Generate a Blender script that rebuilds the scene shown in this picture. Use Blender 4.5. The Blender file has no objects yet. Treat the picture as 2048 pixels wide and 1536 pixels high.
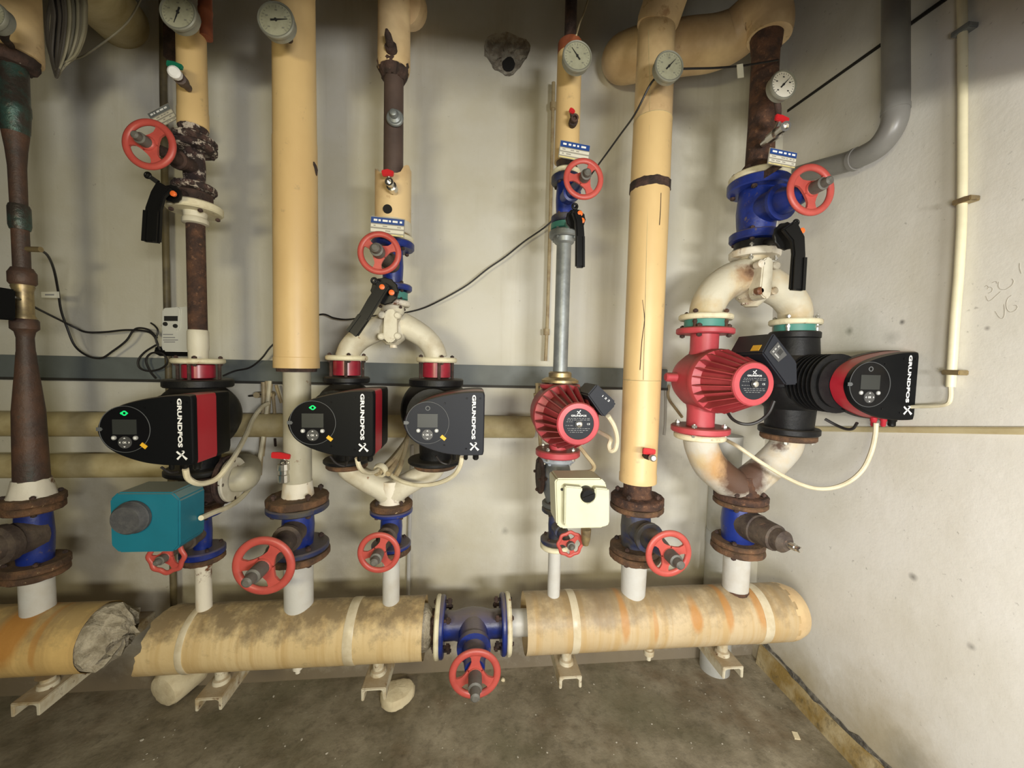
import bpy, bmesh, math, random
from mathutils import Vector as V, Matrix
random.seed(7)
C = bpy.context.scene.collection
PI = math.pi

# ---------------------------------------------------------------- camera, world, lights, exposure
F = 780.0                                   # focal length in pixels of the 2048 x 1536 frame
CAMZ = 1.36
WALL_Y, WALL_X, AXIS_Y = 1.65, 1.34, 1.30   # back wall, right wall, plane of the risers
yaw, pit, rol = (math.radians(a) for a in (5.75, -3.25, 1.32))
FWD = V((math.sin(yaw)*math.cos(pit), math.cos(yaw)*math.cos(pit), math.sin(pit)))
_r = V((math.cos(yaw), -math.sin(yaw), 0)); _u = _r.cross(FWD)
RIGHT = _r*math.cos(rol) + _u*math.sin(rol)
UP = -_r*math.sin(rol) + _u*math.cos(rol)
EYE = V((0, 0, CAMZ))
cam = bpy.data.objects.new('camera', bpy.data.cameras.new('camera'))
C.objects.link(cam)
cam.data.sensor_fit = 'HORIZONTAL'; cam.data.sensor_width = 36.0
cam.data.lens = 36.0*F/2048; cam.data.clip_start = 0.02
m = Matrix.Identity(4)
for i in range(3):
    m[i][0], m[i][1], m[i][2], m[i][3] = RIGHT[i], UP[i], -FWD[i], EYE[i]
cam.matrix_world = m
sc = bpy.context.scene
sc.camera = cam
sc.view_settings.view_transform = 'Standard'; sc.view_settings.look = 'None'
sc.view_settings.gamma = 1.0; sc.view_settings.use_curve_mapping = False
sc.view_settings.exposure = 0.0
w = bpy.data.worlds.new('world'); sc.world = w; w.use_nodes = True
w.node_tree.nodes['Background'].inputs[0].default_value = (1.0, 0.96, 0.88, 1)
w.node_tree.nodes['Background'].inputs[1].default_value = 0.03

def area(name, loc, target, sx, sy, power, col):
    l = bpy.data.lights.new(name, 'AREA'); l.shape = 'RECTANGLE'; l.size = sx; l.size_y = sy
    l.energy = power; l.color = col
    o = bpy.data.objects.new(name, l); C.objects.link(o); o.location = loc
    o.rotation_euler = (V(target)-V(loc)).to_track_quat('-Z', 'Y').to_euler()
    return o
area('lamp_left', (-0.55, -0.65, 1.50), (0.4, 1.6, 1.0), 0.4, 0.16, 15, (1.0, 0.90, 0.58))
area('lamp_right', (0.65, -1.0, 1.38), (0.9, 1.6, 0.7), 0.6, 0.16, 42, (1.0, 0.985, 0.94))
k = area('fill_right_wall', (-0.25, -0.75, 1.0), (1.34, 0.85, 0.85), 0.5, 0.5, 8, (1.0, 0.985, 0.97)); k.data.spread = math.radians(95)  # fill light added to brighten the right wall

# ---------------------------------------------------------------- photograph measurements -> metres
def ray(px, py): return RIGHT*((px-1024)/F) + UP*((768-py)/F) + FWD
def W(px, py, Y=AXIS_Y): d = ray(px, py); return EYE + d*(Y/d.y)
def RW(px, py, X=WALL_X): d = ray(px, py); return EYE + d*(X/d.x)
def FL(px, py, z=0.0): d = ray(px, py); return EYE + d*((z-CAMZ)/d.z)
def depth(P): return (V(P)-EYE).dot(FWD)
def proj(P):
    d = V(P)-EYE; z = d.dot(FWD); return 1024+F*d.dot(RIGHT)/z, 768-F*d.dot(UP)/z
def zat(py, X, Y=AXIS_Y):
    k = (768-py)/F; a = UP - FWD*k
    return CAMZ - (a.x*X + a.y*Y)/a.z
def mm(px, P): return px*depth(P)/F
def vr(width, P):                            # radius of a vertical cylinder that shows this wide
    d = V(P)-EYE; return width*depth(P)*(depth(P)/math.hypot(d.x, d.y))/(2*F)

# ---------------------------------------------------------------- materials
def nd(nt, t, **kw):
    n = nt.nodes.new(t)
    for k, v in kw.items(): setattr(n, k, v)
    return n
def mixc(nt, fac, a, b, blend='MIX'):
    n = nd(nt, 'ShaderNodeMix', data_type='RGBA', blend_type=blend)
    for i, s in ((0, fac), (6, a), (7, b)):
        if hasattr(s, 'links'): nt.links.new(s, n.inputs[i])
        elif i == 0: n.inputs[i].default_value = s
        else: n.inputs[i].default_value = (*s, 1)
    return n.outputs[2]
def noise(nt, vec, scale, detail=4, rough=0.6, dist=0.0):
    n = nd(nt, 'ShaderNodeTexNoise'); n.inputs['Scale'].default_value = scale
    n.inputs['Detail'].default_value = detail; n.inputs['Roughness'].default_value = rough
    n.inputs['Distortion'].default_value = dist
    nt.links.new(vec, n.inputs['Vector']); return n.outputs[0]
def ramp(nt, src, lo, hi, a=0.0, b=1.0):
    n = nd(nt, 'ShaderNodeMapRange'); n.clamp = True
    n.inputs[1].default_value = lo; n.inputs[2].default_value = hi
    n.inputs[3].default_value = a; n.inputs[4].default_value = b
    nt.links.new(src, n.inputs[0]); return n.outputs[0]
def mth(nt, op, a, b=None):
    n = nd(nt, 'ShaderNodeMath', operation=op)
    for i, s in enumerate((a, b)):
        if s is None: continue
        if hasattr(s, 'links'): nt.links.new(s, n.inputs[i])
        else: n.inputs[i].default_value = s
    return n.outputs[0]
def pos(nt, stretch=(1, 1, 1)):
    g = nd(nt, 'ShaderNodeNewGeometry'); mp = nd(nt, 'ShaderNodeMapping')
    mp.inputs['Scale'].default_value = stretch
    nt.links.new(g.outputs['Position'], mp.inputs['Vector']); return mp.outputs[0]
def base(name, rough, metal):
    mt = bpy.data.materials.new(name); mt.use_nodes = True; nt = mt.node_tree
    b = nt.nodes['Principled BSDF']; b.inputs['Roughness'].default_value = rough
    b.inputs['Metallic'].default_value = metal
    return mt, nt, b
def bumpy(nt, b, h, strength, dist=0.01):
    n = nd(nt, 'ShaderNodeBump'); n.inputs['Strength'].default_value = strength
    n.inputs['Distance'].default_value = dist
    nt.links.new(h, n.inputs['Height']); nt.links.new(n.outputs[0], b.inputs['Normal'])
def mk(name, c1, c2=None, scale=14, lo=0.45, hi=0.65, c3=None, scale3=45, lo3=0.58, hi3=0.68,
       rough=0.5, metal=0.0, bump=0.0, bscale=70, stretch=(1, 1, 1), up=None, upk=0.5, spec=0.5):
    mt, nt, b = base(name, rough, metal)
    b.inputs['Specular IOR Level'].default_value = spec
    b.inputs['Base Color'].default_value = (*c1, 1)
    p = pos(nt, stretch); col = None
    if c2: col = mixc(nt, ramp(nt, noise(nt, p, scale), lo, hi), c1, c2)
    if c3: col = mixc(nt, ramp(nt, noise(nt, pos(nt), scale3, 5, 0.7), lo3, hi3), col if col else c1, c3)
    if up:                                   # dust that has settled on faces that look up
        g = nd(nt, 'ShaderNodeNewGeometry'); s = nd(nt, 'ShaderNodeSeparateXYZ')
        nt.links.new(g.outputs['Normal'], s.inputs[0])
        f = mth(nt, 'MULTIPLY', ramp(nt, s.outputs[2], 0.35, 0.95), upk)
        col = mixc(nt, f, col if col else c1, up)
    if col: nt.links.new(col, b.inputs['Base Color'])
    if bump: bumpy(nt, b, noise(nt, pos(nt), bscale, 5, 0.65), bump)
    return mt

RUSTD, RUSTM, RUSTO = (0.045, 0.024, 0.018), (0.12, 0.055, 0.03), (0.42, 0.17, 0.04)
DUST = (0.20, 0.16, 0.11)
m_cream = mk('cream_jacket', (0.76, 0.545, 0.26), (0.66, 0.455, 0.21), 5, 0.35, 0.7, (0.50, 0.35, 0.18), 22, 0.63, 0.75, 0.42, bump=0.05, bscale=30, stretch=(1, 1, 0.5))
m_cream2 = mk('aged_cream_jacket', (0.74, 0.55, 0.30), (0.55, 0.38, 0.20), 7, 0.4, 0.65, (0.42, 0.25, 0.12), 18, 0.6, 0.72, 0.45, bump=0.08, bscale=30)
m_rust = mk('rusted_iron', RUSTD, RUSTM, 28, 0.4, 0.65, (0.22, 0.11, 0.06), 70, 0.58, 0.7, 0.85, bump=0.5, bscale=120)
m_rustdark = mk('dark_rusted_iron', (0.033, 0.020, 0.016), (0.085, 0.045, 0.034), 24, 0.42, 0.65, (0.30, 0.25, 0.20), 90, 0.66, 0.72, 0.8, bump=0.5, bscale=120)
m_flaky = mk('flaking_rusted_iron', (0.04, 0.026, 0.024), (0.10, 0.055, 0.045), 40, 0.45, 0.6, (0.58, 0.50, 0.42), 48, 0.53, 0.58, 0.85, bump=0.9, bscale=90)
m_brownpipe = mk('brown_primer', (0.075, 0.050, 0.042), (0.105, 0.07, 0.058), 12, 0.4, 0.7, rough=0.6, bump=0.1)
m_leftpipe = mk('rusty_brown_steel', (0.060, 0.037, 0.029), (0.13, 0.062, 0.035), 10, 0.45, 0.7, (0.03, 0.05, 0.045), 16, 0.6, 0.75, 0.55, bump=0.25)
m_patina = mk('green_brown_copper', (0.06, 0.05, 0.042), (0.05, 0.10, 0.085), 20, 0.45, 0.6, (0.13, 0.08, 0.05), 40, 0.6, 0.7, 0.35, metal=0.4, bump=0.3)
m_rustflange = mk('rusted_flange', (0.07, 0.038, 0.022), (0.17, 0.085, 0.04), 22, 0.42, 0.62, (0.45, 0.33, 0.18), 50, 0.64, 0.70, 0.8, bump=0.5, bscale=110, up=(0.13, 0.085, 0.045), upk=0.5)
m_blue = mk('blue_valve_paint', (0.010, 0.028, 0.21), (0.013, 0.022, 0.12), 16, 0.45, 0.65, (0.12, 0.09, 0.06), 34, 0.62, 0.70, 0.38, bump=0.1, up=DUST, upk=0.75)
m_bluedark = mk('dirty_blue_paint', (0.02, 0.03, 0.10), (0.06, 0.055, 0.05), 14, 0.4, 0.6, (0.10, 0.07, 0.05), 34, 0.58, 0.68, 0.5, bump=0.15, up=DUST, upk=0.6)
m_bonnet = mk('brown_bonnet', (0.10, 0.075, 0.055), (0.05, 0.035, 0.03), 20, 0.4, 0.65, (0.16, 0.10, 0.07), 60, 0.6, 0.7, 0.7, bump=0.3)
m_wheel = mk('red_wheel_paint', (0.50, 0.085, 0.068), (0.41, 0.062, 0.05), 16, 0.4, 0.7, (0.40, 0.14, 0.10), 60, 0.66, 0.75, 0.42, bump=0.05, up=(0.42, 0.15, 0.10), upk=0.3)
m_stem = mk('grey_stem_cap', (0.13, 0.125, 0.11), (0.09, 0.08, 0.07), 20, 0.4, 0.7, rough=0.55, bump=0.1)
m_redpump = mk('red_pump_paint', (0.50, 0.065, 0.08), (0.40, 0.045, 0.058), 10, 0.4, 0.7, rough=0.45, up=(0.17, 0.062, 0.036), upk=0.92)
m_redband = mk('red_band', (0.42, 0.02, 0.035), rough=0.35, up=(0.30, 0.14, 0.09), upk=0.6)
m_spacer = mk('dark_red_spacer', (0.33, 0.02, 0.04), (0.24, 0.015, 0.03), 20, rough=0.3)
m_white = mk('white_pipe_paint', (0.60, 0.595, 0.565), (0.53, 0.50, 0.44), 10, 0.45, 0.7, (0.30, 0.16, 0.08), 26, 0.68, 0.74, 0.45, bump=0.08)
m_offwhite = mk('aged_white_paint', (0.66, 0.62, 0.50), (0.50, 0.44, 0.32), 12, 0.45, 0.7, (0.25, 0.12, 0.06), 30, 0.66, 0.72, 0.5, bump=0.1, up=(0.40, 0.34, 0.24), upk=0.5)
m_rustwhite = mk('rust_stained_white_paint', (0.74, 0.69, 0.58), (0.55, 0.40, 0.22), 11, 0.50, 0.66, (0.16, 0.06, 0.025), 9, 0.54, 0.60, 0.5, bump=0.12, stretch=(1, 1, 0.45))
m_creamfl = mk('cream_flange_paint', (0.74, 0.68, 0.48), (0.55, 0.46, 0.30), 20, 0.5, 0.7, (0.28, 0.13, 0.06), 40, 0.64, 0.70, 0.5, bump=0.15)
m_scuff = mk('scuffed_grey_white_pipe', (0.50, 0.47, 0.37), (0.36, 0.33, 0.24), 8, 0.4, 0.7, (0.20, 0.11, 0.06), 24, 0.66, 0.73, 0.5, bump=0.08, stretch=(1, 1, 0.5))
m_black = mk('black_cast_iron', (0.007, 0.007, 0.008), (0.012, 0.012, 0.012), 20, rough=0.45, spec=0.25, bump=0.1, up=(0.05, 0.044, 0.034), upk=0.7)
m_boxblack = mk('black_plastic', (0.0045, 0.005, 0.006), spec=0.14, rough=0.5, up=(0.13, 0.11, 0.085), upk=0.8, bump=0.03, bscale=300)
m_boxgrey = mk('charcoal_and_reflection_plastic', (0.018, 0.020, 0.027), spec=0.2, rough=0.5, up=(0.10, 0.09, 0.07), upk=0.8, bump=0.03, bscale=300)  # terminal boxes' own colour; on the pump lid a reflection put into the colour
m_gloss = mk('gloss_black_panel', (0.006, 0.006, 0.007), rough=0.3, spec=0.18)
m_lever = mk('black_lever_plastic', (0.006, 0.006, 0.006), rough=0.42, spec=0.25, up=(0.06, 0.055, 0.045), upk=0.6)
m_screen = mk('grey_lcd', (0.03, 0.033, 0.031), rough=0.4)
m_ring = mk('grey_ring_line', (0.10, 0.105, 0.11), rough=0.4)
m_print = mk('white_print', (0.85, 0.85, 0.85), rough=0.5)
m_greyprint = mk('pale_grey_print', (0.30, 0.30, 0.30), rough=0.5)
m_button = mk('grey_buttons', (0.35, 0.35, 0.34), rough=0.4)
m_navpad = mk('dark_grey_pad', (0.07, 0.07, 0.07), rough=0.4)
m_yellow = mk('yellow_tag', (0.80, 0.45, 0.03), rough=0.5)
m_teal = mk('teal_paint', (0.013, 0.165, 0.235), (0.012, 0.14, 0.20), 8, 0.4, 0.7, rough=0.42, up=(0.28, 0.28, 0.21), upk=0.85)
m_knob = mk('dark_grey_knob', (0.06, 0.06, 0.065), (0.085, 0.085, 0.085), 60, rough=0.7, bump=0.2, bscale=200)
m_actcream = mk('cream_plastic', (0.64, 0.63, 0.46), (0.59, 0.58, 0.41), 10, rough=0.45, up=(0.40, 0.38, 0.24), upk=0.7)
m_galv = mk('galvanised_steel', (0.27, 0.29, 0.29), (0.19, 0.205, 0.21), 18, 0.4, 0.65, (0.40, 0.40, 0.38), 60, 0.66, 0.75, 0.45, metal=0.45, bump=0.08)
m_greyvalve = mk('grey_valve_paint', (0.17, 0.185, 0.20), (0.12, 0.125, 0.125), 14, 0.4, 0.7, rough=0.5, bump=0.1, up=(0.22, 0.20, 0.17), upk=0.5)
m_palegrey = mk('pale_blue_grey_paint', (0.36, 0.40, 0.46), (0.25, 0.27, 0.30), 30, 0.45, 0.65, rough=0.5, bump=0.2)
m_trunk = mk('grey_trunking', (0.15, 0.17, 0.165), (0.12, 0.135, 0.13), 9, 0.4, 0.7, (0.07, 0.075, 0.07), 30, 0.66, 0.75, 0.55)
m_olive = mk('olive_pipe_jacket', (0.52, 0.44, 0.24), (0.36, 0.28, 0.13), 9, 0.4, 0.7, (0.50, 0.44, 0.26), 25, 0.62, 0.75, 0.55, bump=0.08)
m_gasket = mk('green_gasket', (0.06, 0.24, 0.20), rough=0.5)
m_chrome = mk('nickel_plate', (0.62, 0.60, 0.56), rough=0.22, metal=0.95)
m_brass = mk('tarnished_brass', (0.40, 0.31, 0.16), (0.26, 0.20, 0.12), 40, rough=0.4, metal=0.7)
m_zinc = mk('zinc_studs', (0.50, 0.49, 0.45), rough=0.35, metal=0.8)
m_redtap = mk('red_tap_plastic', (0.55, 0.02, 0.025), rough=0.35)
m_greentap = mk('green_tap_plastic', (0.01, 0.16, 0.09), rough=0.4)
m_orange = mk('orange_plug', (0.85, 0.16, 0.03), rough=0.4)
m_orangepipe = mk('orange_red_lead', (0.30, 0.085, 0.035), (0.20, 0.055, 0.03), 20, rough=0.6, bump=0.1)
m_gcase = mk('gauge_case', (0.28, 0.28, 0.23), (0.25, 0.25, 0.21), 40, rough=0.45, metal=0.3)
m_dial = mk('gauge_dial', (0.36, 0.355, 0.26), (0.30, 0.295, 0.21), 40, rough=0.35)
m_dialw = mk('pale_gauge_dial', (0.72, 0.69, 0.60), rough=0.3)
m_ink = mk('black_ink', (0.02, 0.02, 0.02), rough=0.5)
m_plate = mk('plate_backing', (0.30, 0.28, 0.24), rough=0.5)
m_plateblue = mk('plate_blue', (0.02, 0.06, 0.24), rough=0.4)
m_platewhite = mk('plate_white', (0.68, 0.65, 0.55), rough=0.4)
m_plateyellow = mk('plate_yellow', (0.72, 0.62, 0.28), rough=0.4)
m_cable = mk('white_cable', (0.72, 0.66, 0.48), (0.62, 0.55, 0.38), 20, rough=0.5)
m_cabledirty = mk('dirty_cable', (0.42, 0.34, 0.20), (0.30, 0.22, 0.13), 20, rough=0.6)
m_blackcable = mk('black_cable', (0.018, 0.016, 0.016), rough=0.5)
m_meterwhite = mk('meter_plastic', (0.68, 0.68, 0.62), rough=0.45)
m_conduit = mk('cream_conduit', (0.80, 0.74, 0.52), (0.70, 0.64, 0.44), 14, 0.4, 0.7, (0.35, 0.29, 0.17), 30, 0.68, 0.74, 0.4)
m_duct = mk('grey_plastic_pipe', (0.23, 0.225, 0.21), (0.20, 0.19, 0.18), 10, 0.4, 0.7, rough=0.35)
m_bracket = mk('stained_white_channel', (0.60, 0.55, 0.42), (0.40, 0.30, 0.16), 16, 0.45, 0.65, (0.16, 0.08, 0.04), 34, 0.60, 0.68, 0.6, bump=0.2, up=(0.28, 0.20, 0.11), upk=0.7)
m_foam = mk('pale_foam', (0.78, 0.68, 0.46), (0.66, 0.55, 0.35), 20, rough=0.85, bump=0.25, bscale=60)
m_wool = mk('grey_mineral_wool', (0.50, 0.44, 0.33), (0.26, 0.22, 0.15), 26, 0.4, 0.65, (0.50, 0.45, 0.36), 60, 0.6, 0.7, 0.95, bump=1.0, bscale=55)
m_wire = mk('grey_tie_wire', (0.22, 0.20, 0.14), rough=0.5, metal=0.4)
m_wiredark = mk('dark_wire', (0.05, 0.042, 0.034), rough=0.6)
m_void = mk('dark_hole', (0.01, 0.009, 0.008), rough=0.9)
m_redpaper = mk('faded_label', (0.55, 0.52, 0.45), rough=0.6)
m_tag = mk('cable_tag', (0.80, 0.78, 0.66), rough=0.5)
m_led, nt, b = base('green_status_light', 0.3, 0)
b.inputs['Base Color'].default_value = (0.0, 0.3, 0.08, 1)
b.inputs['Emission Color'].default_value = (0.02, 0.9, 0.22, 1); b.inputs['Emission Strength'].default_value = 0.7

def header_mat():
    mt, nt, b = base('stained_header_jacket', 0.5, 0)
    p = pos(nt); s = pos(nt, (14, 1.2, 1.2)); s2 = pos(nt, (7, 0.6, 0.6))
    col = mixc(nt, ramp(nt, noise(nt, p, 6), 0.35, 0.7), (0.78, 0.60, 0.34), (0.62, 0.46, 0.24))
    col = mixc(nt, mth(nt, 'MULTIPLY', ramp(nt, noise(nt, s, 1.4, 5, 0.6, 0.3), 0.50, 0.62), 0.55), col, (0.44, 0.29, 0.13))
    col = mixc(nt, mth(nt, 'MULTIPLY', ramp(nt, noise(nt, s2, 1.7, 3, 0.5, 0.6), 0.60, 0.66), 0.75), col, (0.62, 0.29, 0.06))
    g = nd(nt, 'ShaderNodeNewGeometry'); sx = nd(nt, 'ShaderNodeSeparateXYZ')
    nt.links.new(g.outputs['Normal'], sx.inputs[0])
    d = mth(nt, 'ADD', ramp(nt, sx.outputs[2], -0.1, 0.9, 0, 0.34), noise(nt, p, 16, 5, 0.7))
    col = mixc(nt, mth(nt, 'MULTIPLY', ramp(nt, d, 0.56, 0.84), 0.8), col, (0.17, 0.125, 0.075))
    nt.links.new(col, b.inputs['Base Color']); bumpy(nt, b, noise(nt, p, 40, 5), 0.1)
    return mt
m_header = header_mat()
def near(nt, c, r0, r1, amp, nscale, squash=(1, 1, 1)):
    """mask round a point of the real surface, ragged with noise"""
    g = nd(nt, 'ShaderNodeNewGeometry'); s_ = nd(nt, 'ShaderNodeVectorMath', operation='SUBTRACT')
    nt.links.new(g.outputs['Position'], s_.inputs[0]); s_.inputs[1].default_value = c
    k = nd(nt, 'ShaderNodeVectorMath', operation='MULTIPLY'); nt.links.new(s_.outputs[0], k.inputs[0]); k.inputs[1].default_value = squash
    l = nd(nt, 'ShaderNodeVectorMath', operation='LENGTH'); nt.links.new(k.outputs[0], l.inputs[0])
    d = mth(nt, 'ADD', l.outputs['Value'], mth(nt, 'MULTIPLY', mth(nt, 'SUBTRACT', noise(nt, pos(nt), nscale, 5, 0.65), 0.5), amp))
    return ramp(nt, d, r1, r0)
def streak_header(name, spots, dirt, c0, c1):
    mt, nt, b = base(name, 0.5, 0); p = pos(nt); s2 = pos(nt, (22, 1.0, 1.0))
    col = mixc(nt, ramp(nt, noise(nt, p, 6), 0.35, 0.7), c0, c1)
    col = mixc(nt, mth(nt, 'MULTIPLY', ramp(nt, noise(nt, s2, 1.2, 4, 0.6, 0.3), 0.46, 0.62), 0.6), col, (0.50, 0.32, 0.12))
    g = nd(nt, 'ShaderNodeNewGeometry'); sx = nd(nt, 'ShaderNodeSeparateXYZ'); nt.links.new(g.outputs['Normal'], sx.inputs[0])
    d = mth(nt, 'ADD', ramp(nt, sx.outputs[2], -0.1, 0.9, 0, 0.34), noise(nt, p, 15, 5, 0.7))
    col = mixc(nt, mth(nt, 'MULTIPLY', ramp(nt, d, 0.60, 0.86), dirt), col, (0.20, 0.145, 0.08))
    for x, z, wx, hz, k, cc in spots:
        col = mixc(nt, mth(nt, 'MULTIPLY', near(nt, (x, AXIS_Y-0.08, z), 0.55, 1.0, 0.55, 14, (1/wx, 0, 1/hz)), k), col, cc)
    nt.links.new(col, b.inputs['Base Color']); bumpy(nt, b, noise(nt, p, 40, 5), 0.1); return mt
OR_ = (0.50, 0.215, 0.04)
def hs(px, py, w_, h_, k, c=OR_): q = W(px, py, 1.21); return (q.x, q.z, w_, h_, k, c)
m_headR = streak_header('right_header_jacket', [hs(1252, 1245, .018, .085, .65), hs(1395, 1240, .026, .05, .75), hs(1462, 1228, .018, .075, .7), hs(1528, 1222, .024, .08, .65), hs(1312, 1255, .010, .06, .5), hs(1210, 1235, .06, .05, .55, (.22, .16, .10)), hs(1290, 1195, .10, .03, .6, (.20, .15, .11))], 0.6, (0.60, 0.475, 0.30), (0.52, 0.395, 0.225))
m_headL = streak_header('left_header_jacket', [hs(5, 1270, .05, .12, .8), hs(65, 1290, .012, .09, .5)], 0.5, (0.80, 0.56, 0.22), (0.70, 0.47, 0.18))
m_headM = streak_header('middle_header_jacket', [], 0.85, (0.72, 0.56, 0.31), (0.62, 0.46, 0.23))
def joint_mat(name, spots, c0=(0.56, 0.53, 0.46)):
    mt, nt, b = base(name, 0.5, 0); p = pos(nt)
    col = mixc(nt, ramp(nt, noise(nt, p, 10, 5), 0.45, 0.7), c0, (0.58, 0.46, 0.28))
    for c, r0, r1, k, cc in spots: col = mixc(nt, mth(nt, 'MULTIPLY', near(nt, tuple(c), r0, r1, 0.09, 16), k), col, cc)
    nt.links.new(col, b.inputs['Base Color']); bumpy(nt, b, noise(nt, p, 50, 5), 0.15); return mt
BR_ = (0.085, 0.036, 0.02)
m_joint = joint_mat('rusted_joint_white_paint', [(W(1448, 935, 1.24), 0.03, 0.085, .8, (.50, .26, .08)), (W(1490, 945, 1.25), 0.070, 0.105, .95, BR_), (W(1560, 890, 1.26), 0.012, 0.03, .9, BR_)])
m_joint2 = joint_mat('rusted_upper_joint_paint', [(W(1492, 550, 1.24), 0.02, 0.05, .8, (.30, .15, .06)), (W(1505, 540, 1.23), 0.01, 0.035, .9, BR_), (W(1500, 600, 1.24), 0.02, 0.06, .85, (.16, .08, .05)), (W(1410, 630, 1.26), 0.0, 0.06, .6, (.40, .30, .10)), (W(1590, 640, 1.26), 0.0, 0.06, .7, (.36, .24, .08))], (0.60, 0.56, 0.44))
def on_cyl(px, py, X, R, Y=AXIS_Y, lift=0.0005):
    d = ray(px, py); a = d.x*d.x+d.y*d.y; b_ = -2*(d.x*X+d.y*Y); c = X*X+Y*Y-(R+lift)**2
    disc_ = max(b_*b_-4*a*c, 0); t = (-b_-math.sqrt(disc_))/(2*a); return EYE+d*t

def wall_mat(name, right):
    mt, nt, b = base(name, 0.6, 0)
    p = pos(nt); st = pos(nt, (9, 9, 0.5))
    c1 = (0.74, 0.73, 0.675) if not right else (0.80, 0.78, 0.735)
    col = mixc(nt, ramp(nt, noise(nt, p, 2.2, 5, 0.6), 0.38, 0.68), c1, (0.68, 0.65, 0.57) if right else (0.64, 0.61, 0.50))
    col = mixc(nt, mth(nt, 'MULTIPLY', ramp(nt, noise(nt, p, 1.3, 3, 0.5), 0.45, 0.65), 0.0 if right else 0.5), col, (0.60, 0.56, 0.42))
    col = mixc(nt, mth(nt, 'MULTIPLY', ramp(nt, noise(nt, st, 1.0, 5, 0.65), 0.52, 0.75), 0.12 if right else 0.35), col, (0.42, 0.37, 0.26))
    col = mixc(nt, mth(nt, 'MULTIPLY', ramp(nt, noise(nt, p, 46, 3, 0.6), 0.70, 0.76), 0.45), col, (0.20, 0.18, 0.15))
    g = nd(nt, 'ShaderNodeNewGeometry'); sx = nd(nt, 'ShaderNodeSeparateXYZ')
    nt.links.new(g.outputs['Position'], sx.inputs[0])
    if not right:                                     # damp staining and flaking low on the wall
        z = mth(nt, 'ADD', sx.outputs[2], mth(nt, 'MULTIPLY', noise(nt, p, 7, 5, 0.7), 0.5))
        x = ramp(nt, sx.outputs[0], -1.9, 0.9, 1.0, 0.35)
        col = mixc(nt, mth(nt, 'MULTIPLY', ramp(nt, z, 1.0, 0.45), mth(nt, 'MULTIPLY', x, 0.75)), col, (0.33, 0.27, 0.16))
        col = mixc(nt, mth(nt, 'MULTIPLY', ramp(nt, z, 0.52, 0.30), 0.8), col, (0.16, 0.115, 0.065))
    else:
        z = mth(nt, 'ADD', sx.outputs[2], mth(nt, 'MULTIPLY', noise(nt, p, 9, 5, 0.7), 0.3))
        col = mixc(nt, mth(nt, 'MULTIPLY', ramp(nt, z, 0.42, 0.18), 0.75), col, (0.33, 0.26, 0.13))
        col = mixc(nt, mth(nt, 'MULTIPLY', ramp(nt, noise(nt, p, 60, 4, 0.7), 0.66, 0.72), 0.35), col, (0.22, 0.21, 0.19))
    nt.links.new(col, b.inputs['Base Color']); bumpy(nt, b, noise(nt, p, 28, 6, 0.6), 0.12)
    return mt

def smudge(mt, spots):
    nt = mt.node_tree; b = nt.nodes['Principled BSDF']; lk = b.inputs['Base Color'].links[0]; col = lk.from_socket
    for c, r0, r1, amp, k, cc in spots: col = mixc(nt, mth(nt, 'MULTIPLY', near(nt, tuple(c), r0, r1, amp, 14), k), col, cc)
    nt.links.new(col, b.inputs['Base Color'])
m_wall = wall_mat('back_wall_plaster', False)
m_rwall = wall_mat('right_wall_plaster', True)
smudge(m_rwall, [(RW(1699, 662), 0.0, 0.02, 0.03, .8, (.10, .10, .08)), (RW(1700, 675), 0.03, 0.13, 0.12, .35, (.36, .36, .26)), (RW(1782, 676), 0.0, 0.03, 0.05, .4, (.3, .3, .26)),
    (RW(1826, 1154), 0.0, 0.014, 0.02, .8, (.18, .17, .15)), (RW(1943, 1294), 0.0, 0.012, 0.02, .7, (.2, .19, .17)), (RW(1804, 644), 0.0, 0.010, 0.012, .8, (.06, .05, .05)), (RW(1974, 657), 0.0, 0.008, 0.01, .7, (.15, .13, .12)),
    (RW(1770, 1470), 0.02, 0.22, 0.2, .55, (.42, .34, .18)), (RW(1600, 1350), 0.0, 0.14, 0.12, .5, (.40, .32, .16)), (RW(1820, 1530), 0.0, 0.10, 0.1, .6, (.20, .19, .15)), (RW(1640, 900), 0.0, 0.25, 0.2, .25, (.40, .38, .34))])
smudge(m_wall, [(W(1330, 900, WALL_Y), 0.0, 0.16, 0.22, .35, (.20, .18, .15)), (W(740, 1180, WALL_Y), 0.02, 0.22, 0.16, .55, (.24, .20, .12)), (W(500, 1130, WALL_Y), 0.05, 0.30, 0.2, .35, (.40, .36, .24)),
    (W(140, 1150, WALL_Y), 0.10, 0.45, 0.25, .45, (.36, .31, .20)), (W(250, 1000, WALL_Y), 0.05, 0.3, 0.2, .35, (.36, .31, .20)), (W(1010, 1062, WALL_Y), 0.0, 0.02, 0.03, .6, (.25, .24, .2)), (W(1120, 700, WALL_Y), 0.02, 0.2, 0.2, .3, (.60, .56, .38)),
    (W(690, 420, WALL_Y), 0.05, 0.35, 0.3, .35, (.58, .55, .40)), (W(1000, 240, WALL_Y), 0.05, 0.4, 0.3, .3, (.52, .47, .34)), (W(1420, 300, WALL_Y), 0.02, 0.2, 0.25, .4, (.36, .33, .22)), (W(260, 400, WALL_Y), 0.05, 0.5, 0.35, .3, (.50, .46, .32))])
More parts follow.
